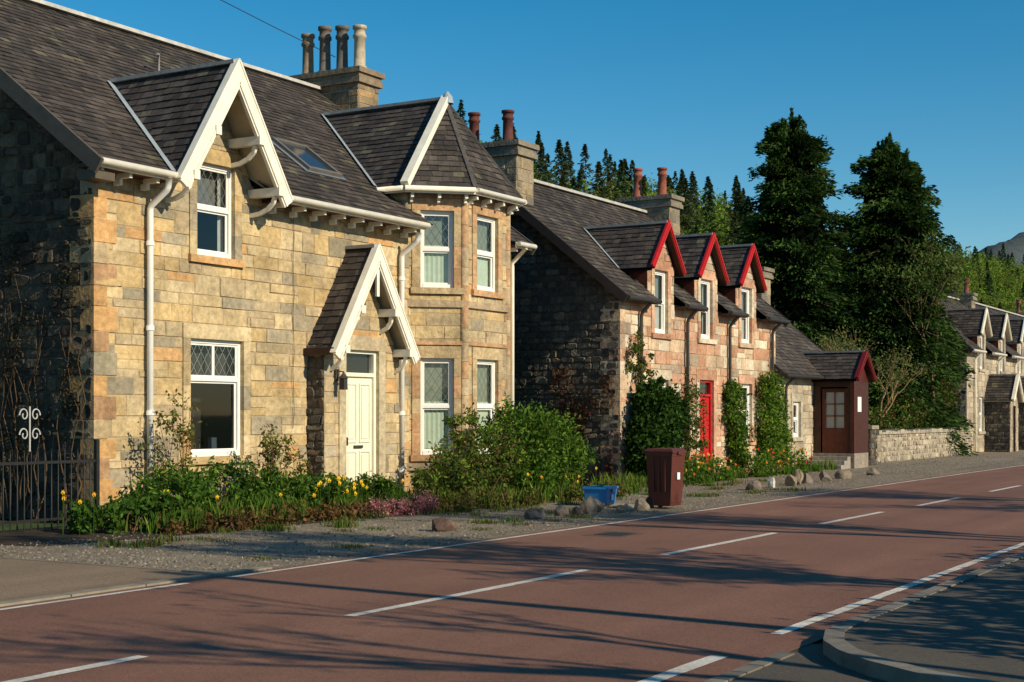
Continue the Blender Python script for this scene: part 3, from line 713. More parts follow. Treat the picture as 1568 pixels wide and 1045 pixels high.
def pebbles(name,n,xr,yr,sz,cols,z=0.0,pw=1.4):
    P=np.zeros((n,3)); P[:,0]=xr[0]+(xr[1]-xr[0])*NP.rand(n)**pw; P[:,1]=yr[0]+(yr[1]-yr[0])*NP.rand(n)
    s=sz[0]+(sz[1]-sz[0])*NP.rand(n)**3
    base=np.array([(1,0,0),(0,1,0),(-1,0,0),(0,-1,0),(0,0,.8),(0,0,-.5)])
    th=NP.rand(n)*6.28; V=np.zeros((n,6,3))
    for i in range(6):
        bx,by,bz=base[i]; j=.7+.6*NP.rand(n)
        V[:,i,0]=(bx*np.cos(th)-by*np.sin(th))*s*j; V[:,i,1]=(bx*np.sin(th)+by*np.cos(th))*s*j; V[:,i,2]=bz*s*j
    V+=P[:,None,:]; V[:,:,2]+=z
    fs=np.array([(0,1,4),(1,2,4),(2,3,4),(3,0,4)])
    Fc=(np.arange(n)[:,None,None]*6+fs[None]).reshape(-1,3)
    C=np.array(cols)[NP.randint(0,len(cols),n)]*(.8+.4*NP.rand(n,1)); C=np.repeat(C,4,axis=0)
    return rawmesh(name,V.reshape(-1,3),Fc,C,m_pebble)
m_pebble=M('pebble',(1,1,1),.9,.2,20,0)
pebbles('loose_gravel',26000,(11.3,60),(10.0,14.6),(.006,.028),[(.26,.22,.165),(.18,.15,.115),(.31,.26,.2),(.12,.10,.08)])
pebbles('edge_grit',2500,(10.6,34),(9.80,10.05),(.004,.016),[(.24,.20,.155),(.17,.145,.115)],z=.002)

def rock(name,x,y,sx,sy,sz,col,seed):
    import bmesh
    r=random.Random(seed); bm=bmesh.new(); bmesh.ops.create_icosphere(bm,subdivisions=3,radius=1)
    pl=[(Vector((r.uniform(-1,1),r.uniform(-1,1),r.uniform(-.6,1))).normalized(),r.uniform(.5,.85)) for _ in range(10)]
    for v in bm.verts:
        p=v.co.copy()
        for n,d in pl:
            t=p.dot(n)
            if t>d: p-=n*(t-d)
        p*=1+.05*math.sin(p.x*9+seed)*math.cos(p.y*8)
        v.co=Vector((p.x*sx,p.y*sy,p.z*sz))
    me=bpy.data.meshes.new(name); bm.to_mesh(me); bm.free()
    me.materials.append(M('rock_face',col,.95,.35,8,.7,25,.02)); 
    a=me.color_attributes.new('Col','FLOAT_COLOR','CORNER'); a.data.foreach_set('color',[1.0]*(4*len(me.loops)))
    o=bpy.data.objects.new(name,me); o.location=(x,y,sz*.45); o.rotation_euler=(0,0,r.uniform(0,6)); scene.collection.objects.link(o)
rk=[(16.9,11.1,.22,.15,.14,(.10,.06,.045)),(17.25,11.25,.2,.14,.09,(.16,.12,.09)),
 (19.6,11.2,.16,.13,.12,(.14,.11,.09)),(20.5,11.2,.16,.13,.13,(.18,.14,.11)),(21.1,11.0,.15,.13,.21,(.24,.19,.14)),(21.5,11.2,.24,.2,.16,(.22,.17,.12)),(22.0,11.35,.22,.18,.11,(.2,.16,.11)),(20.8,11.1,.12,.11,.1,(.13,.1,.08)),(20.1,11.4,.12,.1,.1,(.16,.12,.09)),
 (22.7,11.1,.36,.2,.07,(.26,.22,.17)),(22.35,10.7,.18,.16,.15,(.27,.21,.15)),(22.0,10.8,.14,.13,.09,(.25,.22,.18)),(24.2,11.2,.4,.25,.1,(.22,.19,.15)),(21.6,10.7,.12,.1,.09,(.18,.15,.11)),(23.9,10.9,.2,.18,.12,(.24,.2,.15)),
 (29.6,11.5,.2,.18,.18,(.2,.16,.13)),(30.7,11.5,.13,.11,.18,(.6,.57,.5)),(31.6,11.4,.16,.14,.2,(.24,.18,.12)),(32.3,11.5,.16,.18,.26,(.28,.22,.15)),(33.2,11.6,.22,.18,.18,(.2,.16,.13)),(34.3,11.5,.18,.16,.18,(.18,.15,.12)),(36,11.6,.22,.18,.18,(.22,.18,.14)),(38.5,11.6,.18,.18,.16,(.2,.17,.13))]
for i,a in enumerate(rk): rock('verge_rock',*a[:5],a[5],i+3)

# ================================================================== VEGETATION
def leaves(name,P,s,C,parent=None,m=None,asp=.5,D=None,js=.35):
    n=len(P); A=NP.randn(n,3) if D is None else D+NP.randn(n,3)*js
    A/=np.linalg.norm(A,axis=1)[:,None]+1e-9
    Bv=np.cross(A,NP.randn(n,3)); Bv/=np.linalg.norm(Bv,axis=1)[:,None]+1e-9
    s=np.broadcast_to(np.asarray(s,dtype=float),(n,))[:,None]
    V=np.stack([P-A*s,P-Bv*s*asp+A*s*.1,P+A*s,P+Bv*s*asp+A*s*.1],axis=1).reshape(-1,3)
    Fc=np.arange(4*n).reshape(n,4)
    return rawmesh(name,V,Fc,C,m or m_leaf,parent)
def pcol(n,pal,k=.25):
    return np.array(pal)[NP.randint(0,len(pal),n)]*(1-k+2*k*NP.rand(n,1))
GB=[(.13,.23,.03),(.10,.19,.025),(.17,.24,.035)]
GM=[(.062,.13,.02),(.075,.145,.022),(.045,.10,.018)]
GD=[(.030,.065,.014),(.04,.085,.018),(.02,.045,.012)]
GR=[(.14,.15,.04),(.18,.13,.05),(.12,.18,.03),(.15,.09,.04)]
def clumps(blobs,n,jit=.12):
    out=[];cc=[]
    tot=sum(b[3]*b[4]*b[5] for b in blobs)
    for (x,y,z,rx,ry,rz) in blobs:
        nn=int(n*rx*ry*rz/tot); nc=max(6,nn//45)
        d=NP.randn(nc,3); d/=np.linalg.norm(d,axis=1)[:,None]; r=(.5+.62*NP.rand(nc)**.7)
        cen=np.array([x,y,z])+d*r[:,None]*np.array([rx,ry,rz])
        br=.6+.75*NP.rand(nc)
        idx=NP.randint(0,nc,nn); p=cen[idx]+NP.randn(nn,3)*jit*min(1,max(rx,ry,rz)); 
        out.append(p); cc.append(br[idx])
    P=np.concatenate(out);b=np.concatenate(cc); k=P[:,2]>.01
    return P[k],b[k]
def shrub(name,blobs,n,s,pal,jit=.12,asp=.5,twigs=True,flowers=None):
    E=empty(name)
    P,b=clumps(blobs,n,jit); C=pcol(len(P),pal)*b[:,None]
    leaves('foliage',P,s*(.6+.8*NP.rand(len(P))),C,E,asp=asp)
    if twigs:
        t=MB(); bx=sum(q[0] for q in blobs)/len(blobs);by=sum(q[1] for q in blobs)/len(blobs)
        idx=NP.randint(0,len(P),26)
        for i in idx:
            p=Vector(P[i]); b0=Vector((bx+(p.x-bx)*.4,by+(p.y-by)*.4,0)); mid=b0.lerp(p,.5)+Vector((RR.uniform(-.1,.1),RR.uniform(-.1,.1),.1))
            t.tube([b0,mid,p],.012,m_bark,(1.4,1.1,.9),n=4,r1=.004)
        t.build('stems',E)
    if flowers:
        fc,fn,fs=flowers; idx=NP.randint(0,len(P),fn); leaves('blossom',P[idx]+np.array([0,-.05,.06]),fs,pcol(fn,fc,.15),E,m_petal,asp=.9)
    return E
shrub('rose_shrub',[(16.45,15.6,1.0,.5,.4,.8),(16.8,15.5,.7,.4,.4,.5),(16.3,15.7,1.55,.3,.25,.35)],1400,.035,GR)
shrub('rose_shrub',[(18.6,15.3,.85,.45,.4,.55),(18.2,15.2,.5,.5,.4,.4)],1700,.033,GR)
shrub('garden_shrub',[(15.6,14.9,.35,.6,.5,.42),(16.5,14.7,.42,.6,.5,.45),(17.3,14.5,.33,.6,.5,.38)],7500,.05,GM+GB[:1],asp=.35)
shrub('garden_shrub',[(14.9,14.7,.22,.5,.5,.28),(14.2,15,.2,.4,.4,.25)],2500,.045,GM)
shrub('garden_shrub',[(18.7,14.7,.28,.5,.5,.35),(20.1,14.7,.24,.5,.5,.3)],4200,.05,GM+GB[:1],asp=.3)
shrub('pink_heather',[(18.9,13.5,.12,.55,.22,.14),(19.6,13.35,.14,.55,.2,.16)],4200,.022,[(.62,.24,.27),(.52,.17,.2),(.72,.38,.38),(.12,.12,.04)],jit=.06,twigs=False)
shrub('ground_cover',[(16.3,13.9,.06,1.0,.35,.1),(15.2,13.9,.06,.7,.35,.1),(18,13.8,.05,.8,.3,.1)],5500,.035,[(.16,.09,.04),(.11,.09,.03),(.19,.10,.045)],jit=.1,twigs=False)
shrub('ground_cover',[(20.8,13.3,.08,.9,.35,.14),(22.0,13.0,.06,.8,.3,.12),(25,12.9,.05,1.0,.3,.12)],5500,.035,[(.13,.12,.03),(.15,.09,.04),(.08,.12,.025)],jit=.1,twigs=False)
shrub('leafy_bush',[(24.1,13.9,.9,.7,.6,.75),(24.9,13.9,.75,.8,.7,.7),(25.6,14.2,.5,.5,.5,.5),(24.5,14.5,1.35,.5,.5,.5),(23.6,13.5,.4,.6,.5,.4)],17000,.045,GM+GB,asp=.45,jit=.14)
shrub('flowering_currant',[(22.0,14.1,.6,.6,.5,.5),(22.9,13.9,.8,.5,.5,.55),(21.3,14.3,.35,.5,.4,.35),(22.9,14.5,1.3,.35,.4,.4)],8000,.036,GM+GR+GB,flowers=([(.7,.42,.05)],50,.03),jit=.14)
def blades(name,n,xr,yr,h,pal,base=.012,lean=.35):
    E=empty(name); P=np.zeros((n,3))
    k=int(max(4,n/75)); cen=np.stack([xr[0]+(xr[1]-xr[0])*NP.rand(k),yr[0]+(yr[1]-yr[0])*NP.rand(k)],1); idx=NP.randint(0,k,n)
    P[:,:2]=cen[idx]+NP.randn(n,2)*.11
    hh=(h[0]+(h[1]-h[0])*NP.rand(n))*(.6+.6*NP.rand(k))[idx]; th=NP.rand(n)*6.28; ln=NP.rand(n)*lean*hh
    sx=np.cos(th)*base;sy=np.sin(th)*base; dx=np.cos(th+1.5+NP.randn(n)*.3)*ln;dy=np.sin(th+1.5)*ln
    Z=np.zeros(n)
    V=np.stack([np.stack([P[:,0]-sx,P[:,1]-sy,Z],1),np.stack([P[:,0]+sx,P[:,1]+sy,Z],1),np.stack([P[:,0]+sx*.7+dx*.4,P[:,1]+sy*.7+dy*.4,hh*.65],1),np.stack([P[:,0]+dx,P[:,1]+dy,hh],1)],1).reshape(-1,3)
    rawmesh('blades',V,np.arange(4*n).reshape(n,4),pcol(n,pal),m_leaf,E); return E
blades('garden_leaves',5500,(14.6,21),(13.9,15.6),(.18,.45),GM+GM+GB)
blades('garden_leaves',4000,(21,28),(13.0,15),(.12,.4),GM+GB+GR)
blades('verge_grass',3200,(12,34),(12.7,13.6),(.03,.12),GM+GR)
blades('verge_grass',2200,(18,30),(10.6,12.8),(.03,.08),GM+GR,base=.008)
blades('verge_grass',1000,(12,20),(10.3,13.2),(.02,.05),GM+GR,base=.007)
blades('verge_grass',2500,(27.8,42),(13.6,14.7),(.06,.35),GM+GB)
def daffodils(n,xr,yr,zr_,cols,name='daffodils',s=.04):
    E=empty(name); P=np.stack([xr[0]+(xr[1]-xr[0])*NP.rand(n),yr[0]+(yr[1]-yr[0])*NP.rand(n),zr_[0]+(zr_[1]-zr_[0])*NP.rand(n)],1)
    m=MB()
    for p in P:
        m.tube([(p[0],p[1],0),(p[0]+.01,p[1],p[2])],.005,m_leaf,(.06,.12,.02),n=4)
        c=cols[RR.randrange(len(cols))]
        for k in range(6):
            t=k*math.pi/3+RR.random()*.3; a=Vector((math.cos(t),-.25,math.sin(t)))*s; b=Vector((math.cos(t+.5),-.1,math.sin(t+.5)))*s*.55; d=Vector((math.cos(t-.5),-.1,math.sin(t-.5)))*s*.55
            q=Vector(p); m.face([q,q+b,q+a,q+d],m_petal,c)
        m.tube([Vector(p),Vector(p)+Vector((0,-s*.7,.0))],s*.28,m_petal,(c[0],c[1]*.75,c[2]),n=6,r1=s*.4)
    m.build('flower_heads',E)
daffodils(14,(17.6,19.0),(13.9,14.5),(.35,.62),[(.9,.66,.03),(.95,.72,.05)],s=.045)
daffodils(12,(15.2,20.6),(13.8,14.8),(.3,.6),[(.9,.66,.03),(.95,.72,.05)])
daffodils(7,(22,25.5),(12.9,13.4),(.3,.8),[(.9,.66,.03),(.85,.45,.04)])
daffodils(34,(30.5,33.5),(13.3,14.0),(.25,.7),[(.8,.5,.04),(.8,.2,.05),(.85,.65,.1)],'garden_flowers',.045)
daffodils(40,(35.5,39.2),(13.3,14.0),(.25,.75),[(.8,.3,.04),(.7,.08,.03),(.85,.65,.1)],'garden_flowers',.045)
daffodils(4,(13.3,13.9),(14.6,15.2),(.4,.6),[(.85,.55,.03)],'daffodils')
shrub('garden_shrub',[(31.5,13.9,.2,1.0,.4,.3),(33.3,13.9,.2,.7,.4,.3),(36.4,13.9,.2,.9,.4,.3),(38.5,13.8,.25,.8,.4,.35)],6000,.04,GM+GB)
shrub('ivy_bush',[(30.6,14.3,1.0,.75,.45,1.0),(31.2,14.35,1.5,.65,.4,.7),(30.5,14.3,1.9,.45,.35,.5)],13000,.05,GD+GM[:1],asp=.7)
shrub('climbing_rose',[(30.3,14.6,2.9,.3,.12,.5),(30.8,14.6,2.6,.4,.12,.4)],900,.045,GM+GR,twigs=False)
shrub('climbing_plant',[(33.4,14.55,1.6,.4,.15,.9),(33.3,14.5,.6,.4,.2,.6)],2200,.04,GR+GM,twigs=False)
shrub('climbing_plant',[(36.3,14.6,1.7,.5,.15,.7),(36.4,14.55,.8,.4,.2,.6),(36.1,14.65,2.2,.35,.12,.35)],6000,.045,GM+GB,twigs=False)
shrub('climbing_plant',[(38.7,14.5,1.3,.7,.2,1.3),(39.0,14.5,.7,.7,.25,.7),(38.5,14.6,2.4,.35,.12,.4)],8500,.05,GB,twigs=False)
n=9000; P=np.stack([np.full(n,15.37)-.1*NP.rand(n),16.5+5.5*NP.rand(n),.2+4.2*NP.rand(n)**.8],1); k=(np.sin(P[:,1]*5)+np.sin(P[:,2]*4+P[:,1]*3)+NP.randn(n)*.6)>.7; P=P[k]
E=empty('wall_creeper'); leaves('foliage',P,.03,pcol(len(P),[(.05,.04,.02),(.035,.04,.02),(.10,.075,.045)]),E)
t=MB()
for i in range(26):
    yy=RR.uniform(16.6,20.5);p=Vector((15.36,yy,0));pts=[p]
    for kk in range(7): p=p+Vector((0,RR.uniform(-.25,.25),RR.uniform(.3,.6))); pts.append(p)
    t.tube(pts,.016,m_bark,(1.2,1,.8),n=4,r1=.004)
t.build('stems',E)
E=empty('wall_creeper'); n=5000; P=np.stack([np.full(n,29.74)-.12*NP.rand(n),14.9+1.6*NP.rand(n),.1+2.6*NP.rand(n)**1.3],1); k=(np.sin(P[:,1]*4)+np.sin(P[:,2]*3+P[:,1]*3)+NP.randn(n)*.6)>.3; P=P[k]
leaves('foliage',P,.04,pcol(len(P),[(.18,.065,.035),(.13,.055,.03),(.07,.07,.03)]),E)

def conifer(name,x,y,H,R,n,pal,s,seed,prof,z0=.03,lead=4,lr=.16):
    """tiered conifer: flat drooping sprays on limbs; prof = list of (fraction from top, radius fraction)"""
    E=empty(name); rs=np.random.RandomState(seed)
    t=MB(); t.tube([(x,y,0),(x+.05,y,H*.5),(x,y,H*.97)],max(.05,H*.02),m_bark,n=8,r1=.02)
    fx=[p[0] for p in prof];fr=[p[1] for p in prof]
    nb=int(H*22); per=n//nb; Ps=[];Ds=[];Bs=[]
    for i in range(nb):
        f=((i+rs.rand())/nb)**.85
        z=H*(1-f*(1-z0)); rad=R*np.interp(f,fx,fr)*(.55+.58*rs.rand()**.8)
        th=rs.rand()*6.283+math.sin(i*.7)*.4; dx,dy=math.cos(th),math.sin(th); tx,ty=-dy,dx
        up=(.55-.75*f)*rad*.55 ; droop=.38*rad*(.4+f)
        m_=per; q=rs.rand(m_)**.55
        lat=(rs.rand(m_)*2-1)*rad*.34*(np.sin(np.clip(q,0,1)*math.pi*.85)+.12)
        px=x+dx*rad*q+tx*lat; py=y+dy*rad*q+ty*lat; pz=z+up*q-droop*q**2-abs(lat)*.25-rs.rand(m_)**2*.28+.12*rs.randn(m_)*.6
        Ps.append(np.stack([px,py,pz],1)); Ds.append(np.stack([dx+tx*np.sign(lat)*.5,dy+ty*np.sign(lat)*.5,np.full(m_,-.35+.5*(1-f)*(f<.15))],1))
        Bs.append((.5+.85*rs.rand())*(.35+.9*q))  # lit tips and shaded insides of limbs put into the needle colour
        if i%3==0: t.tube([(x,y,z),(x+dx*rad*.5,y+dy*rad*.5,z+up*.5-droop*.25),(x+dx*rad*.92,y+dy*rad*.92,z+up*.9-droop*.8)],.04,m_bark,n=4,r1=.01)
    for i in range(lead):
        m_=170; a=rs.rand()*6.28; rr=R*lr*(.4+.6*rs.rand())*(0 if i==0 else 1); hh=.75+.6*rs.rand(); q=rs.rand(m_)
        Ps.append(np.stack([x+math.cos(a)*rr+rs.randn(m_)*.17*(1.08-q),y+math.sin(a)*rr+rs.randn(m_)*.17*(1.08-q),H*.965+hh*q-.3-rr*.7],1)); Ds.append(np.tile([0,0,1.],(m_,1))+rs.randn(m_,3)*.4); Bs.append(np.full(m_,.9))
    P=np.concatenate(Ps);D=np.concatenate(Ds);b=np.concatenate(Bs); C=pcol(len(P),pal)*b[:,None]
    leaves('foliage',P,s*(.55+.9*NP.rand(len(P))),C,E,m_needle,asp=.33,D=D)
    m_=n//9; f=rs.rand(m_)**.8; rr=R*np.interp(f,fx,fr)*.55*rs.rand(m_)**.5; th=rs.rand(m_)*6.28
    leaves('inner_foliage',np.stack([x+rr*np.cos(th),y+rr*np.sin(th),H*(1-f*(1-z0))-.3],1),.26,pcol(m_,[(.010,.018,.008)]),E,m_needle,asp=.6)  # near-black leaves added as a dark core, shade painted into the crown
    t.build('trunk',E); return E
CP=[(.042,.085,.02),(.057,.10,.022),(.03,.06,.016)]
PR1=[(0,.12),(.03,.30),(.08,.48),(.2,.70),(.35,.84),(.55,.97),(.75,1.05),(1,1)]
PR2=[(0,.08),(.04,.26),(.1,.42),(.22,.64),(.4,.86),(.6,1.0),(.8,1.05),(1,.9)]
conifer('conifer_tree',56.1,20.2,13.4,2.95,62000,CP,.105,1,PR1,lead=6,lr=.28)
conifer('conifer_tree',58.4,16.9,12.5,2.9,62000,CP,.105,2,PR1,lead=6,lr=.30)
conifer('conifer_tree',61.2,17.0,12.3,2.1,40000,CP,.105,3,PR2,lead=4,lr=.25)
def btree(name,x,y,H,seed,spread=.5,lv=4,leafpal=None,nl=0,ls=.06,rad=.1,col=(1.2,1,.85),z0=0):
    r=random.Random(seed); E=empty(name); t=MB(); tips=[]
    def br(p,d,L,rr,k):
        q=p+d*L; mid=p.lerp(q,.5)+Vector((r.uniform(-1,1),r.uniform(-1,1),0))*L*.06
        t.tube([p,mid,q],rr,m_bark,col,n=5 if k>1 else 3,r1=rr*.6,cap=False)
        if k<=2: tips.extend([mid,q])
        if k==0: return
        for i in range(3 if k>1 else 4):
            nd=(d+Vector((r.uniform(-1,1),r.uniform(-1,1),r.uniform(-.2,.6)))*spread).normalized()
            br(p.lerp(q,r.uniform(.55,1)),nd,L*r.uniform(.6,.8),rr*.55,k-1)
    br(Vector((x,y,z0)),Vector((r.uniform(-.05,.05),r.uniform(-.05,.05),1)),H*.36,rad,lv)
    t.build('branches',E)
    if nl and leafpal:
        T=np.array([tuple(p) for p in tips]); idx=NP.randint(0,len(T),nl); P=T[idx]+NP.randn(nl,3)*.18
        leaves('foliage',P,ls*(.6+.8*NP.rand(nl)),pcol(nl,leafpal),E)
    return E
btree('bare_tree',50.4,16.2,5.2,4,.55,4,[(.16,.2,.06)],900,.05,rad=.08,col=(3.4,3.0,2.2))
btree('bare_tree',52.0,16.0,5.2,5,.6,4,[(.16,.2,.06)],900,.05,rad=.07,col=(3.4,3.0,2.2))
btree('bare_tree',53.4,15.9,4.6,15,.6,4,[(.16,.2,.06)],900,.05,rad=.06,col=(3.4,3.0,2.2))
btree('birch_tree',58.6,15.2,9.0,6,.42,5,[(.14,.2,.05),(.1,.15,.04)],3500,.07,rad=.09,col=(2.4,2.1,1.7))
shrub('hedge_bush',[(53,16,.9,3.5,.8,.7),(57,16,1.2,2.5,.9,1.0),(60.3,15.8,1.5,1.0,.8,1.3),(49.5,16.3,.7,1.6,.7,.6),(61.2,15.7,3,.8,.6,1.7)],26000,.07,GM+GD+GR,jit=.2,asp=.5,twigs=False)
shrub('laburnum_shrub',[(48.5,21,2.3,2,1.5,2.0),(46.8,20.5,2.6,1.4,1.2,1.4)],9000,.1,GB+GM,jit=.25,asp=.5)
BW=MB()
for (a,b) in (((48.3,14.4),(61.6,14.4)),((48.3,14.9),(48.3,14.4)),((61.6,14.9),(48.3,14.9))):
    wall(BW,Fr(a,b),0,.95,dict(RUBW),seed=77)
x=48.3
while x<61.4: w=RR.uniform(.25,.5); BW.box(x+.01,min(61.6,x+w)-.01,14.33,14.97,.95,.95+RR.uniform(.08,.16),m_rubble,pick(RUBW['pal'])); x+=w
BW.build('stone_boundary_wall')
GP=MB()
for (a,b) in (((45.9,14.4),(45.9,13.9)),((45.9,13.9),(46.5,13.9)),((46.5,13.9),(46.5,14.4)),((46.5,14.4),(45.9,14.4))): wall(GP,Fr(a,b),0,1.15,RUBG,seed=78)
GP.box(45.83,46.57,13.83,14.47,1.15,1.27,m_stone,(.3,.26,.2)); GP.build('stone_gate_pillar')

def bin_(x,y,rot):
    m=M('brown_bin_plastic',(.10,.024,.016),.45,.12,3,.05,30,spec=.4); mw=M('bin_wheel_rubber',(.02,.02,.02),.8,0,1,0)
    E=empty('wheelie_bin',loc=(x,y,0)); E.rotation_euler=(0,0,rot); E.scale=(.82,.78,1.0)
    b=MB()
    def fr(z,w,d,oy=0): return [(-w,-d+oy,z),(w,-d+oy,z),(w,d+oy,z),(-w,d+oy,z)]
    rings=[(.05,.235,.25,0),(.12,.245,.27,0),(.9,.285,.32,-.01),(.905,.30,.335,-.01),(.95,.30,.335,-.01)]
    for i in range(len(rings)-1):
        A=fr(*rings[i]);B_=fr(*rings[i+1])
        for k_ in range(4): b.face([A[k_],A[(k_+1)%4],B_[(k_+1)%4],B_[k_]],m)
    b.face(fr(*rings[0]),m)
    for s in (-.14,0,.14): b.box(-.292,-.262,s-.02,s+.02,.3,.88,m)
    b.build('body',E)
    l_=MB(); 
    A=fr(.952,.31,.35,-.015);B_=fr(.985,.31,.35,-.015);C_=fr(1.03,.26,.29,-.0)
    for P_,Q_ in ((A,B_),(B_,C_)):
        for k_ in range(4): l_.face([P_[k_],P_[(k_+1)%4],Q_[(k_+1)%4],Q_[k_]],m)
    l_.face(C_,m); l_.face(A,m)
    l_.tube([(-.25,.40,.98),(.25,.40,.98)],.018,m); l_.box(-.26,-.22,.3,.42,.94,1.0,m); l_.box(.22,.26,.3,.42,.94,1.0,m)
    l_.box(-.1,.1,-.39,-.37,.93,.98,m)
    l_.build('lid',E)
    w=MB()
    for s in (-1,1): w.tube([(s*.2,.25,.1),(s*.26,.25,.1)],.1,mw,n=18)
    w.tube([(-.22,.25,.1),(.22,.25,.1)],.015,mw); w.build('wheels',E)
    l2=MB(); l2.box(-.06,.06,-.335,-.318,.5,.62,m_white2); l2.build('label',E)
bin_(23.0,10.55,math.radians(-4))
def bluebox(x,y):
    m=M('blue_plastic',(.02,.20,.50),.4,.08,4,.03,30,spec=.4)
    E=empty('recycling_box',loc=(x,y,0)); E.rotation_euler=(0,0,.15)
    b=MB(); w,d=.28,.22
    R_=[(.0,.85),(.3,1),(.3,1.08),(.34,1.08),(.34,.98),(.04,.83)]
    for i in range(len(R_)-1):
        z0,k0=R_[i];z1,k1=R_[i+1]
        A=[(-w*k0,-d*k0,z0),(w*k0,-d*k0,z0),(w*k0,d*k0,z0),(-w*k0,d*k0,z0)];B_=[(-w*k1,-d*k1,z1),(w*k1,-d*k1,z1),(w*k1,d*k1,z1),(-w*k1,d*k1,z1)]
        for k_ in range(4): b.face([A[k_],A[(k_+1)%4],B_[(k_+1)%4],B_[k_]],m)
    b.face([(-w*.85,-d*.85,.03),(w*.85,-d*.85,.03),(w*.85,d*.85,.03),(-w*.85,d*.85,.03)],m)
    for s in (-1,1): b.box(-.07,.07,s*(d*1.08)-.012,s*(d*1.08)+.012,.24,.3,m)
    b.build('tub',E); c=MB(); c.box(-.05,.06,-d*.97-.012,-d*.97,.1,.2,m_white2); c.tube([(0,.02,.05),(.03,0,.38)],.04,M('green_bottle',(.05,.2,.08),.2,0,1,0),n=10); c.build('contents',E)
bluebox(23.1,11.85)

FE=empty('iron_fence'); f=MB(); y=16.0
x=12.2
while x<15.2: f.tube([(x,y,0),(x,y,1.0),(x,y,1.12)],.012,m_iron,n=6,r1=.006); x+=.12
f.box(12.2,15.25,y-.012,y+.012,.12,.16,m_iron);f.box(12.2,15.25,y-.012,y+.012,.92,.96,m_iron)
for x in (12.2,13.4,15.2): f.box(x-.03,x+.03,y-.03,y+.03,0,1.25,m_iron)
f.build('railings',FE)
SC=MB(); m_sc=M('grey_metal',(.45,.44,.42),.5,.1,5,0)
def scroll(cx,cz,s,fl):
    pts=[]
    for i in range(22):
        t=i/21; a=t*3.6*math.pi/1.6; r=s*(1-.75*t); pts.append((cx+fl*r*math.cos(a)*.8,y-.03,cz+r*math.sin(a)))
    SC.tube(pts,.011,m_sc,n=5)
for fl in (1,-1): scroll(13.95+fl*.1,1.6,.10,fl); scroll(13.95+fl*.1,1.33,.10,fl)
SC.tube([(13.95,y-.03,1.1),(13.95,y-.03,1.72)],.011,m_sc); SC.build('scroll_ornament',FE)

# ================================================================== HILLS + FOREST
def hill(x,y):
    s=np.clip((y-45)/70,0,1); s=s*s*(3-2*s)
    h=s*(31.0-.008*np.clip(x-185,0,130)+.070*np.clip(x-300,0,600)+.04*np.clip(x-185,-100,0))+np.clip(y-130,0,400)*.01
    return h+s*2*np.sin(x*.03)+s*1.5*np.sin(y*.05+x*.013)
gx=np.linspace(-200,1100,90);gy=np.linspace(40,600,60)
V=[];
for yy in gy:
    for xx in gx: V.append((xx,yy,float(hill(xx,yy))-.05))
nx=len(gx); Fc=np.array([(j*nx+i,j*nx+i+1,(j+1)*nx+i+1,(j+1)*nx+i) for j in range(len(gy)-1) for i in range(nx-1)])
rawmesh('hillside',np.array(V),Fc,np.ones((len(Fc),3)),M('hillside_scrub',(.10,.14,.035),.95,.4,.12,.3,2,.3,var2=.3,vs2=.02))
FO=empty('distant_forest')
def treemesh(kind,seed):
    n=600
    if kind=='con':
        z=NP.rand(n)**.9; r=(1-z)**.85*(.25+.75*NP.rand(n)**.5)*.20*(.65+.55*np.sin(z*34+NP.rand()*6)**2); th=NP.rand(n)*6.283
        P=np.stack([r*np.cos(th),r*np.sin(th),z+.02],1)*14; D=np.stack([np.cos(th),np.sin(th),-.3*np.ones(n)],1)
        pal=[(.045,.078,.032),(.06,.085,.033),(.10,.09,.045)] if seed%2 else [(.036,.065,.028),(.052,.082,.03)]
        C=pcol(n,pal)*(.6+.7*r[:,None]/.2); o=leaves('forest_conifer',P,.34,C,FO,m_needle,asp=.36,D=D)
    else:
        cen=NP.randn(22,3)*np.array([.14,.14,.17])+np.array([0,0,.58]); idx=NP.randint(0,22,n); P=(cen[idx]+NP.randn(n,3)*.05)*12
        pal=[(.20,.29,.045),(.17,.25,.04)] if seed%2 else [(.17,.16,.05),(.14,.20,.04)]
        C=pcol(n,pal)*(.7+.5*NP.rand(22))[idx][:,None]; o=leaves('forest_broadleaf',P,.32,C,FO,m_leaf,asp=.6)
    me=o.data; bpy.data.objects.remove(o)
    return me
con=[treemesh('con',i) for i in range(6)]; bro=[treemesh('bro',i) for i in range(4)]
for i in range(1250):
    x=RR.uniform(95,620); y=RR.uniform(72,126)
    if y/x<.18 or y/x>.66: continue
    p=.62 if x<330 else .25
    if math.sin(x*.05)+math.sin(y*.09+x*.02)>.9: p-=.35
    isc=RR.random()<p
    me=RR.choice(con) if isc else RR.choice(bro)
    o=bpy.data.objects.new('tree',me); scene.collection.objects.link(o); o.parent=FO
    s=RR.uniform(.6,1.15) if isc else RR.uniform(.6,1.0); w_=RR.uniform(.85,1.25); o.scale=(s*w_,s*w_,s); o.rotation_euler=(0,0,RR.uniform(0,6)); o.location=(x,y,float(hill(x,y))-.3)
gx=np.linspace(1800,4200,120);gy=np.linspace(100,1600,90);V=[]
for yy in gy:
    for xx in gx:
        a=math.exp(-((xx-2750)/500)**2-((yy-540)/230)**2)*320+math.exp(-((xx-3500)/500)**2-((yy-850)/350)**2)*180
        a*=1+.025*math.sin(xx*.013+yy*.02)+.02*math.sin(xx*.031-yy*.027)+.012*math.sin(xx*.09+yy*.07); V.append((xx,yy,a-8))
nx=len(gx); Fc=np.array([(j*nx+i,j*nx+i+1,(j+1)*nx+i+1,(j+1)*nx+i) for j in range(len(gy)-1) for i in range(nx-1)])
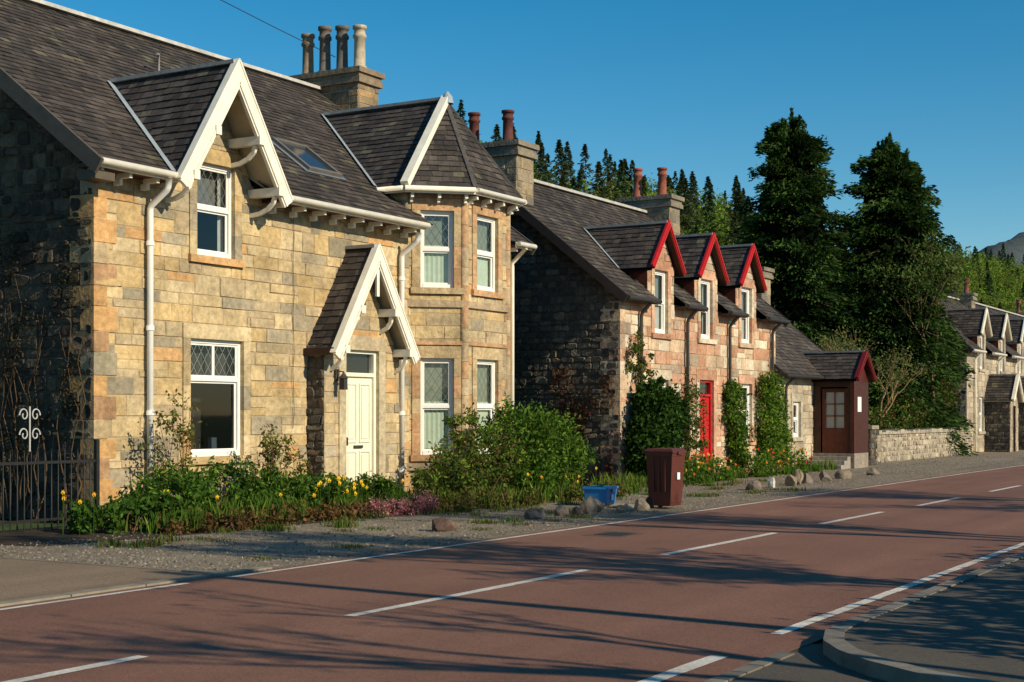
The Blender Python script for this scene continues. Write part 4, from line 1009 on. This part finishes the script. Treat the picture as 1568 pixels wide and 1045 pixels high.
rawmesh('distant_mountain',np.array(V),Fc,np.ones((len(Fc),3)),M('hazed_mountain',(.065,.085,.085),.95,.35,.01,.5,.05,8,var2=.3,vs2=.003))  # blue-grey of aerial haze mixed into the mountain's base colour

# ================================================================== off-frame roadside things (opposite side of the road)
def pole(x,y,h):
    E=empty('utility_pole'); b=MB(); b.tube([(x,y,0),(x,y,h)],.13,m_bark,(1,1,1),n=10,r1=.09); b.box(x-.6,x+.6,y-.05,y+.05,h-.5,h-.38,m_bark)
    for s in (-.5,.5): b.tube([(x+s,y,h-.38),(x+s,y,h-.2)],.03,m_lead,n=6)
    b.build('pole',E)
pole(9.9,-3.5,7.6)
btree('roadside_tree',8.2,-3.2,8.6,31,.4,4,[(.08,.13,.03)],300,.06,rad=.13)
btree('roadside_tree',13.2,-5.2,10.0,32,.55,5,[(.08,.13,.03)],3500,.09,rad=.2)
btree('roadside_tree',18.5,-6.2,10.6,33,.45,5,[(.08,.13,.03)],2500,.08,rad=.2)
btree('roadside_tree',27,-6,10.6,34,.45,5,[(.08,.13,.03)],2500,.08,rad=.2)
shrub('shadow_hedge',[(10+i*1.6,-1.3,1.2,1.1,.6,1.25) for i in range(8)],16000,.09,GD,jit=.2)  # unseen hedge, added and sized so its shadow covers the pavement
btree('roadside_tree',3.4,-1.9,8,35,.6,5,[(.08,.13,.03)],6500,.1,rad=.18)

w=MB(); pts=[]
for i in range(13):
    t=i/12; a=Vector((27.1,20.8,9.9)); b_=Vector((9,27,16.5)); p=a.lerp(b_,t); p.z-=1.2*4*t*(1-t)*.4; pts.append(p)
w.tube(pts,.01,m_iron,n=4); w.build('overhead_wire')

# ================================================================== LIGHT / WORLD / CAMERA
el=math.radians(28); hd=Vector((.08,1,0)).normalized()
d=Vector((hd.x*math.cos(el),hd.y*math.cos(el),-math.sin(el)))
sun=bpy.data.lights.new('sun','SUN'); sun.energy=5.0; sun.angle=math.radians(.5); sun.color=(1,.86,.62)
so=bpy.data.objects.new('sun',sun); so.rotation_euler=d.to_track_quat('-Z','Y').to_euler(); so.location=(0,-20,30); scene.collection.objects.link(so)
wd=bpy.data.worlds.new('World'); scene.world=wd; wd.use_nodes=True; nt=wd.node_tree
sk=nt.nodes.new('ShaderNodeTexSky'); sk.sky_type='NISHITA'; sk.sun_disc=False; sk.sun_elevation=el; sk.sun_rotation=math.atan2(-hd.x,-hd.y)
sk.air_density=1.0; sk.dust_density=.05; sk.ozone_density=2.8; sk.altitude=200
hs=nt.nodes.new('ShaderNodeHueSaturation'); hs.inputs['Saturation'].default_value=1.45; hs.inputs['Hue'].default_value=.488
nt.links.new(sk.outputs[0],hs.inputs['Color']); nt.links.new(hs.outputs[0],nt.nodes['Background'].inputs[0]); nt.nodes['Background'].inputs[1].default_value=.108
cam=bpy.data.cameras.new('camera'); co=bpy.data.objects.new('camera',cam); scene.collection.objects.link(co)
cam.sensor_width=36; cam.lens=51.43; cam.shift_y=.0724; cam.clip_end=9000; cam.clip_start=.1
co.location=(0,0,1.6); co.rotation_euler=(math.radians(90),0,math.radians(30.62-90)); scene.camera=co
scene.view_settings.view_transform='Standard'; scene.view_settings.look='None'; scene.view_settings.exposure=0
